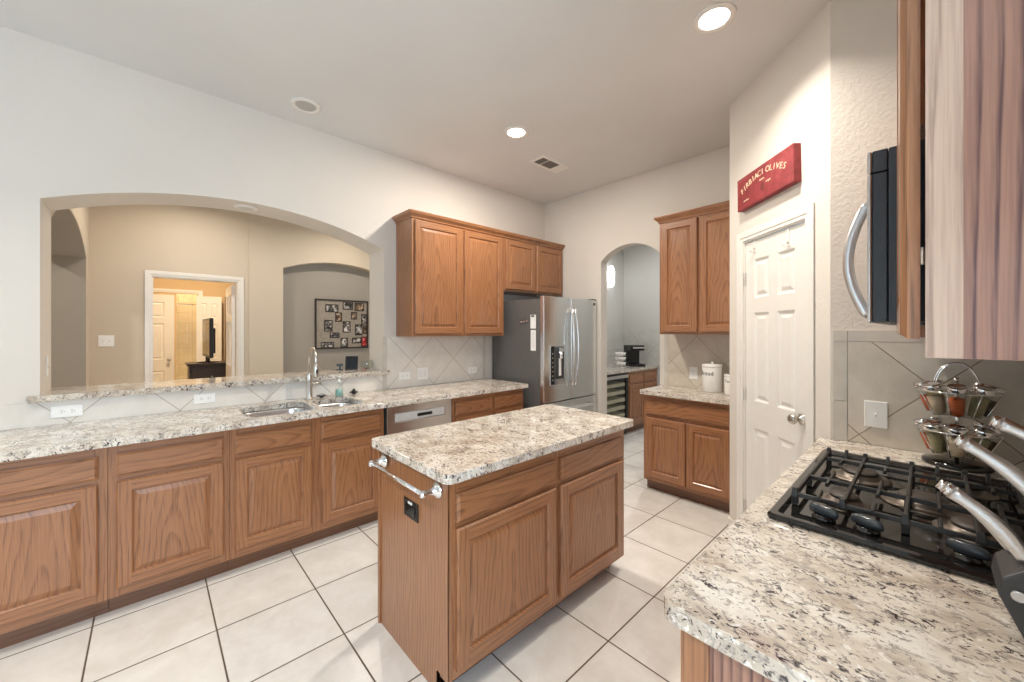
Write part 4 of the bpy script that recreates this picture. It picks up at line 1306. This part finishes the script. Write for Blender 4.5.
# (left, top, right, bottom) as fractions of the board
PH = [(.18, .10, .42, .26, 0), (.50, .04, .70, .20, 0), (.73, .05, .92, .22, 1), (.36, .26, .49, .45, 1), (.66, .24, .78, .40, 1), (.86, .28, .98, .50, 0), (.16, .42, .31, .65, 0), (.50, .44, .65, .67, 0),
      (.74, .50, .89, .73, 0), (.90, .52, .985, .70, 1), (.26, .67, .44, .78, 0), (.10, .86, .34, .98, 0), (.46, .78, .60, .98, 0), (.68, .78, .86, .90, 0), (.86, .76, .985, .97, 'red')]
for (a, b, c, d, wm) in PH:
    x0, x1 = -BW / 2 + a * BW, -BW / 2 + c * BW
    z1, z0 = BH / 2 - b * BH, BH / 2 - d * BH
    p = MB().box(x0, x1, -0.018, -0.0145, z0, z1).build('photo_mount', 'frame_dk', t)
    MB().box(x0 + 0.014, x1 - 0.014, -0.0195, -0.018, z0 + 0.014, z1 - 0.014).build('photo_print', PM[wm if wm == 'red' else bool(wm)], p)

# bedroom things
t = thing('dresser', 'dark brown dresser under the television seen through the doorway', 'dresser', (-7.05, 0.40, 0), 0)
MB().box(-0.38, 0.0, 0.0, 1.1, 0.08, 0.955).box(-0.36, -0.02, 0.02, 1.08, 0, 0.08).build('case', 'dwood', t, bevel=0.006)
MB().box(-0.41, 0.025, -0.025, 1.125, 0.956, 0.99).build('top', 'dwood', t, bevel=0.008)
for k in range(3):
    q = MB().box(0.0005, 0.018, 0.03, 1.07, 0.12 + 0.275 * k, 0.375 + 0.275 * k).build('drawer', 'dwood', t, bevel=0.004)
    for yy in (0.25, 0.85): MB().lathe([(0.008, 0.0185), (0.014, 0.03), (0.014, 0.038), (0.005, 0.042)], (0, yy, 0.2475 + 0.275 * k), 'x', 12).build('drawer_knob', 'nickel', q)
t = thing('television', 'black flat television seen nearly edge-on standing on the dark dresser', 'television', (-7.24, 0.62, 0.9905), R(1))
MB().lathe([(0.13, 0), (0.13, 0.008), (0.05, 0.016), (0.02, 0.02)], n=28).box(-0.02, 0.02, -0.025, 0.025, 0.02, 0.08).build('stand', 'black_gloss', t)
MB().box(-0.42, 0.42, -0.022, 0.022, 0.081, 0.64).box(-0.28, 0.28, 0.022, 0.06, 0.14, 0.50).build('screen_case', 'black', t, bevel=0.006)
MB().box(-0.39, 0.39, -0.0245, -0.022, 0.115, 0.615).build('screen', 'screen', t)
t = thing('curtain_panel', 'brown curtain panel hanging on the far bedroom wall beside the open bath door', 'curtain', (-8.44, 1.06, 0))
m = MB()
rg = []
for z in (0.0, 2.05):
    rg.append([(0.018 * math.sin(i * 1.6) + 0.02, -0.10 + 0.2 * i / 24, z) for i in range(25)] + [(0.018 * math.sin(i * 1.6) + 0.026, -0.10 + 0.2 * i / 24, z) for i in range(24, -1, -1)])
m.loft(rg)
m.build('cloth', 'curtain', t)
t = thing('shower_door', 'chrome-framed glass shower door in the bath beyond the bedroom', 'shower door', (-9.2, 0.0, 0))
MB().box(-0.015, 0.015, 0.32, 0.345, 0.0, 1.95).box(-0.015, 0.015, 0.345, 1.0, 1.92, 1.95).box(-0.015, 0.015, 0.345, 1.0, 0.1, 0.13).build('frame', 'chrome', t)
MB().box(-0.003, 0.003, 0.3455, 1.0, 0.131, 1.919).build('pane', 'glass', t)

# ================================================================ BUTLER'S PANTRY
XBF = -2.87
tag(MB().prism(rrect(-3.448, -2.845, 4.20, 5.745, 0.01, 4), [], 0.877, 0.914, XY).build('countertop', 'granite', bevel=0.006), 'granite countertop in the pantry behind the arch under the coffee maker', 'countertop')
struct(MB().box(-3.449, -2.2, 5.741, 5.7495, 0.9145, 1.47).box(-3.4495, -3.441, 4.2, 5.7405, 0.9145, 1.47).build('trim_12', tile_mat('pantry_tile', 0.3444, -3.0, 1.1, (0, 2), True, (206, 204, 198), (190, 188, 180), (168, 166, 160))))
cabinet('base_cabinet', 'oak base cabinet in the pantry behind the arch, right of the wine cooler', 'cabinet', (XBF, 4.89, 0), R(90), 0.855, 0.575, 0.095, ZT,
        [(0.03, 0.415, *ZD), (0.440, 0.825, *ZD)], [(0.03, 0.415, *ZW), (0.440, 0.825, *ZW)])
t = thing('wine_cooler', 'black wine cooler with pale shelves in the pantry behind the arch', 'wine cooler', (XBF, 4.26, 0), R(90))
MB().box(0, 0.015, 0, 0.55, 0.02, 0.87).box(0.585, 0.60, 0, 0.55, 0.02, 0.87).box(0.015, 0.585, 0, 0.55, 0.02, 0.10).box(0.015, 0.585, 0, 0.55, 0.84, 0.87).box(0.015, 0.585, 0.53, 0.55, 0.10, 0.84).build('case', 'black', t)
dd = MB().prism(rect(0.005, 0.595, 0.10, 0.865), [rect(0.06, 0.54, 0.15, 0.80)], -0.035, -0.001, XZ).build('door', 'black', t, bevel=0.002)
MB().box(0.06, 0.54, -0.02, -0.016, 0.15, 0.80).build('door_glass', 'glass', dd)
MB().box(0.02, 0.58, -0.042, -0.0355, 0.81, 0.85).build('handle_strip', 'steel_h', dd)
for k in range(6): MB().box(0.064, 0.536, -0.014, 0.5, 0.17 + 0.105 * k, 0.215 + 0.105 * k).build('shelf', 'shelf', t)
t = thing('coffee_maker', 'black pod coffee maker on the pantry counter behind the arch', 'coffee maker', (-3.10, 5.47, 0.9146), R(55))
MB().prism(rrect(-0.12, 0.12, -0.16, 0.16, 0.03), [], 0.0, 0.03, XY).build('base', 'black', t)
MB().prism(rrect(-0.11, 0.11, 0.02, 0.16, 0.03), [], 0.0305, 0.24, XY).build('tank_column', 'black_gloss', t)
MB().prism(rrect(-0.11, 0.11, -0.15, 0.16, 0.04), [], 0.2405, 0.315, XY).build('brew_head', 'black', t, bevel=0.01)
MB().box(-0.09, 0.09, -0.158, -0.1505, 0.27, 0.295).build('steel_band', 'chrome', t)
t = thing('pod_tower', 'three-tier white and silver pod stand left of the coffee maker', 'pod holder', (-3.08, 5.05, 0.9146))
MB().lathe([(0.07, 0), (0.07, 0.008), (0.008, 0.012), (0.008, 0.25), (0.003, 0.255)], n=24).build('stand', 'chrome', t)
for k in range(3):
    m = MB()
    z = 0.035 + 0.07 * k
    for q in range(8):
        a = 2 * PI * q / 8
        m.lathe([(0.016, z), (0.024, z + 0.042), (0.020, z + 0.046)], (0.055 * math.cos(a), 0.055 * math.sin(a), 0), 'z', 10)
    m.build('pod_ring', 'white', t)
t = thing('glare_shape', 'glowing shape added for the bright glare on the pantry wall seen inside the arch', 'glow shape', (-3.4485, 5.26, 2.30))  # glowing shape added in place of a bright patch, no known fitting
MB().box(0, 0.02, -0.05, 0.05, -0.09, 0.09).build('back_plate', 'nickel', t)
MB().lathe([(0.03, -0.16), (0.05, -0.12), (0.055, 0.08), (0.03, 0.16)], (0.075, 0, 0), n=20).build('glow_body', 'glare', t)

# wall baseboards that can show
struct(MB().box(-0.003, -0.0005, 0, 0, 0, 0.1).build('x', 'trim')) if False else None
bb = [(0.0, U0 - 0.066), (U1 + 0.066, DL - 0.002)]
m = MB()
for a, b in bb: m.box(a, b, -0.012, -0.0005, 0, 0.09)
struct(m.build('baseboard_pantry', 'trim', bevel=0.003, **DG))
struct(MB().box(-1.0025, -0.9905, 3.106, 3.32, 0, 0.09).build('baseboard_return', 'trim', bevel=0.003))
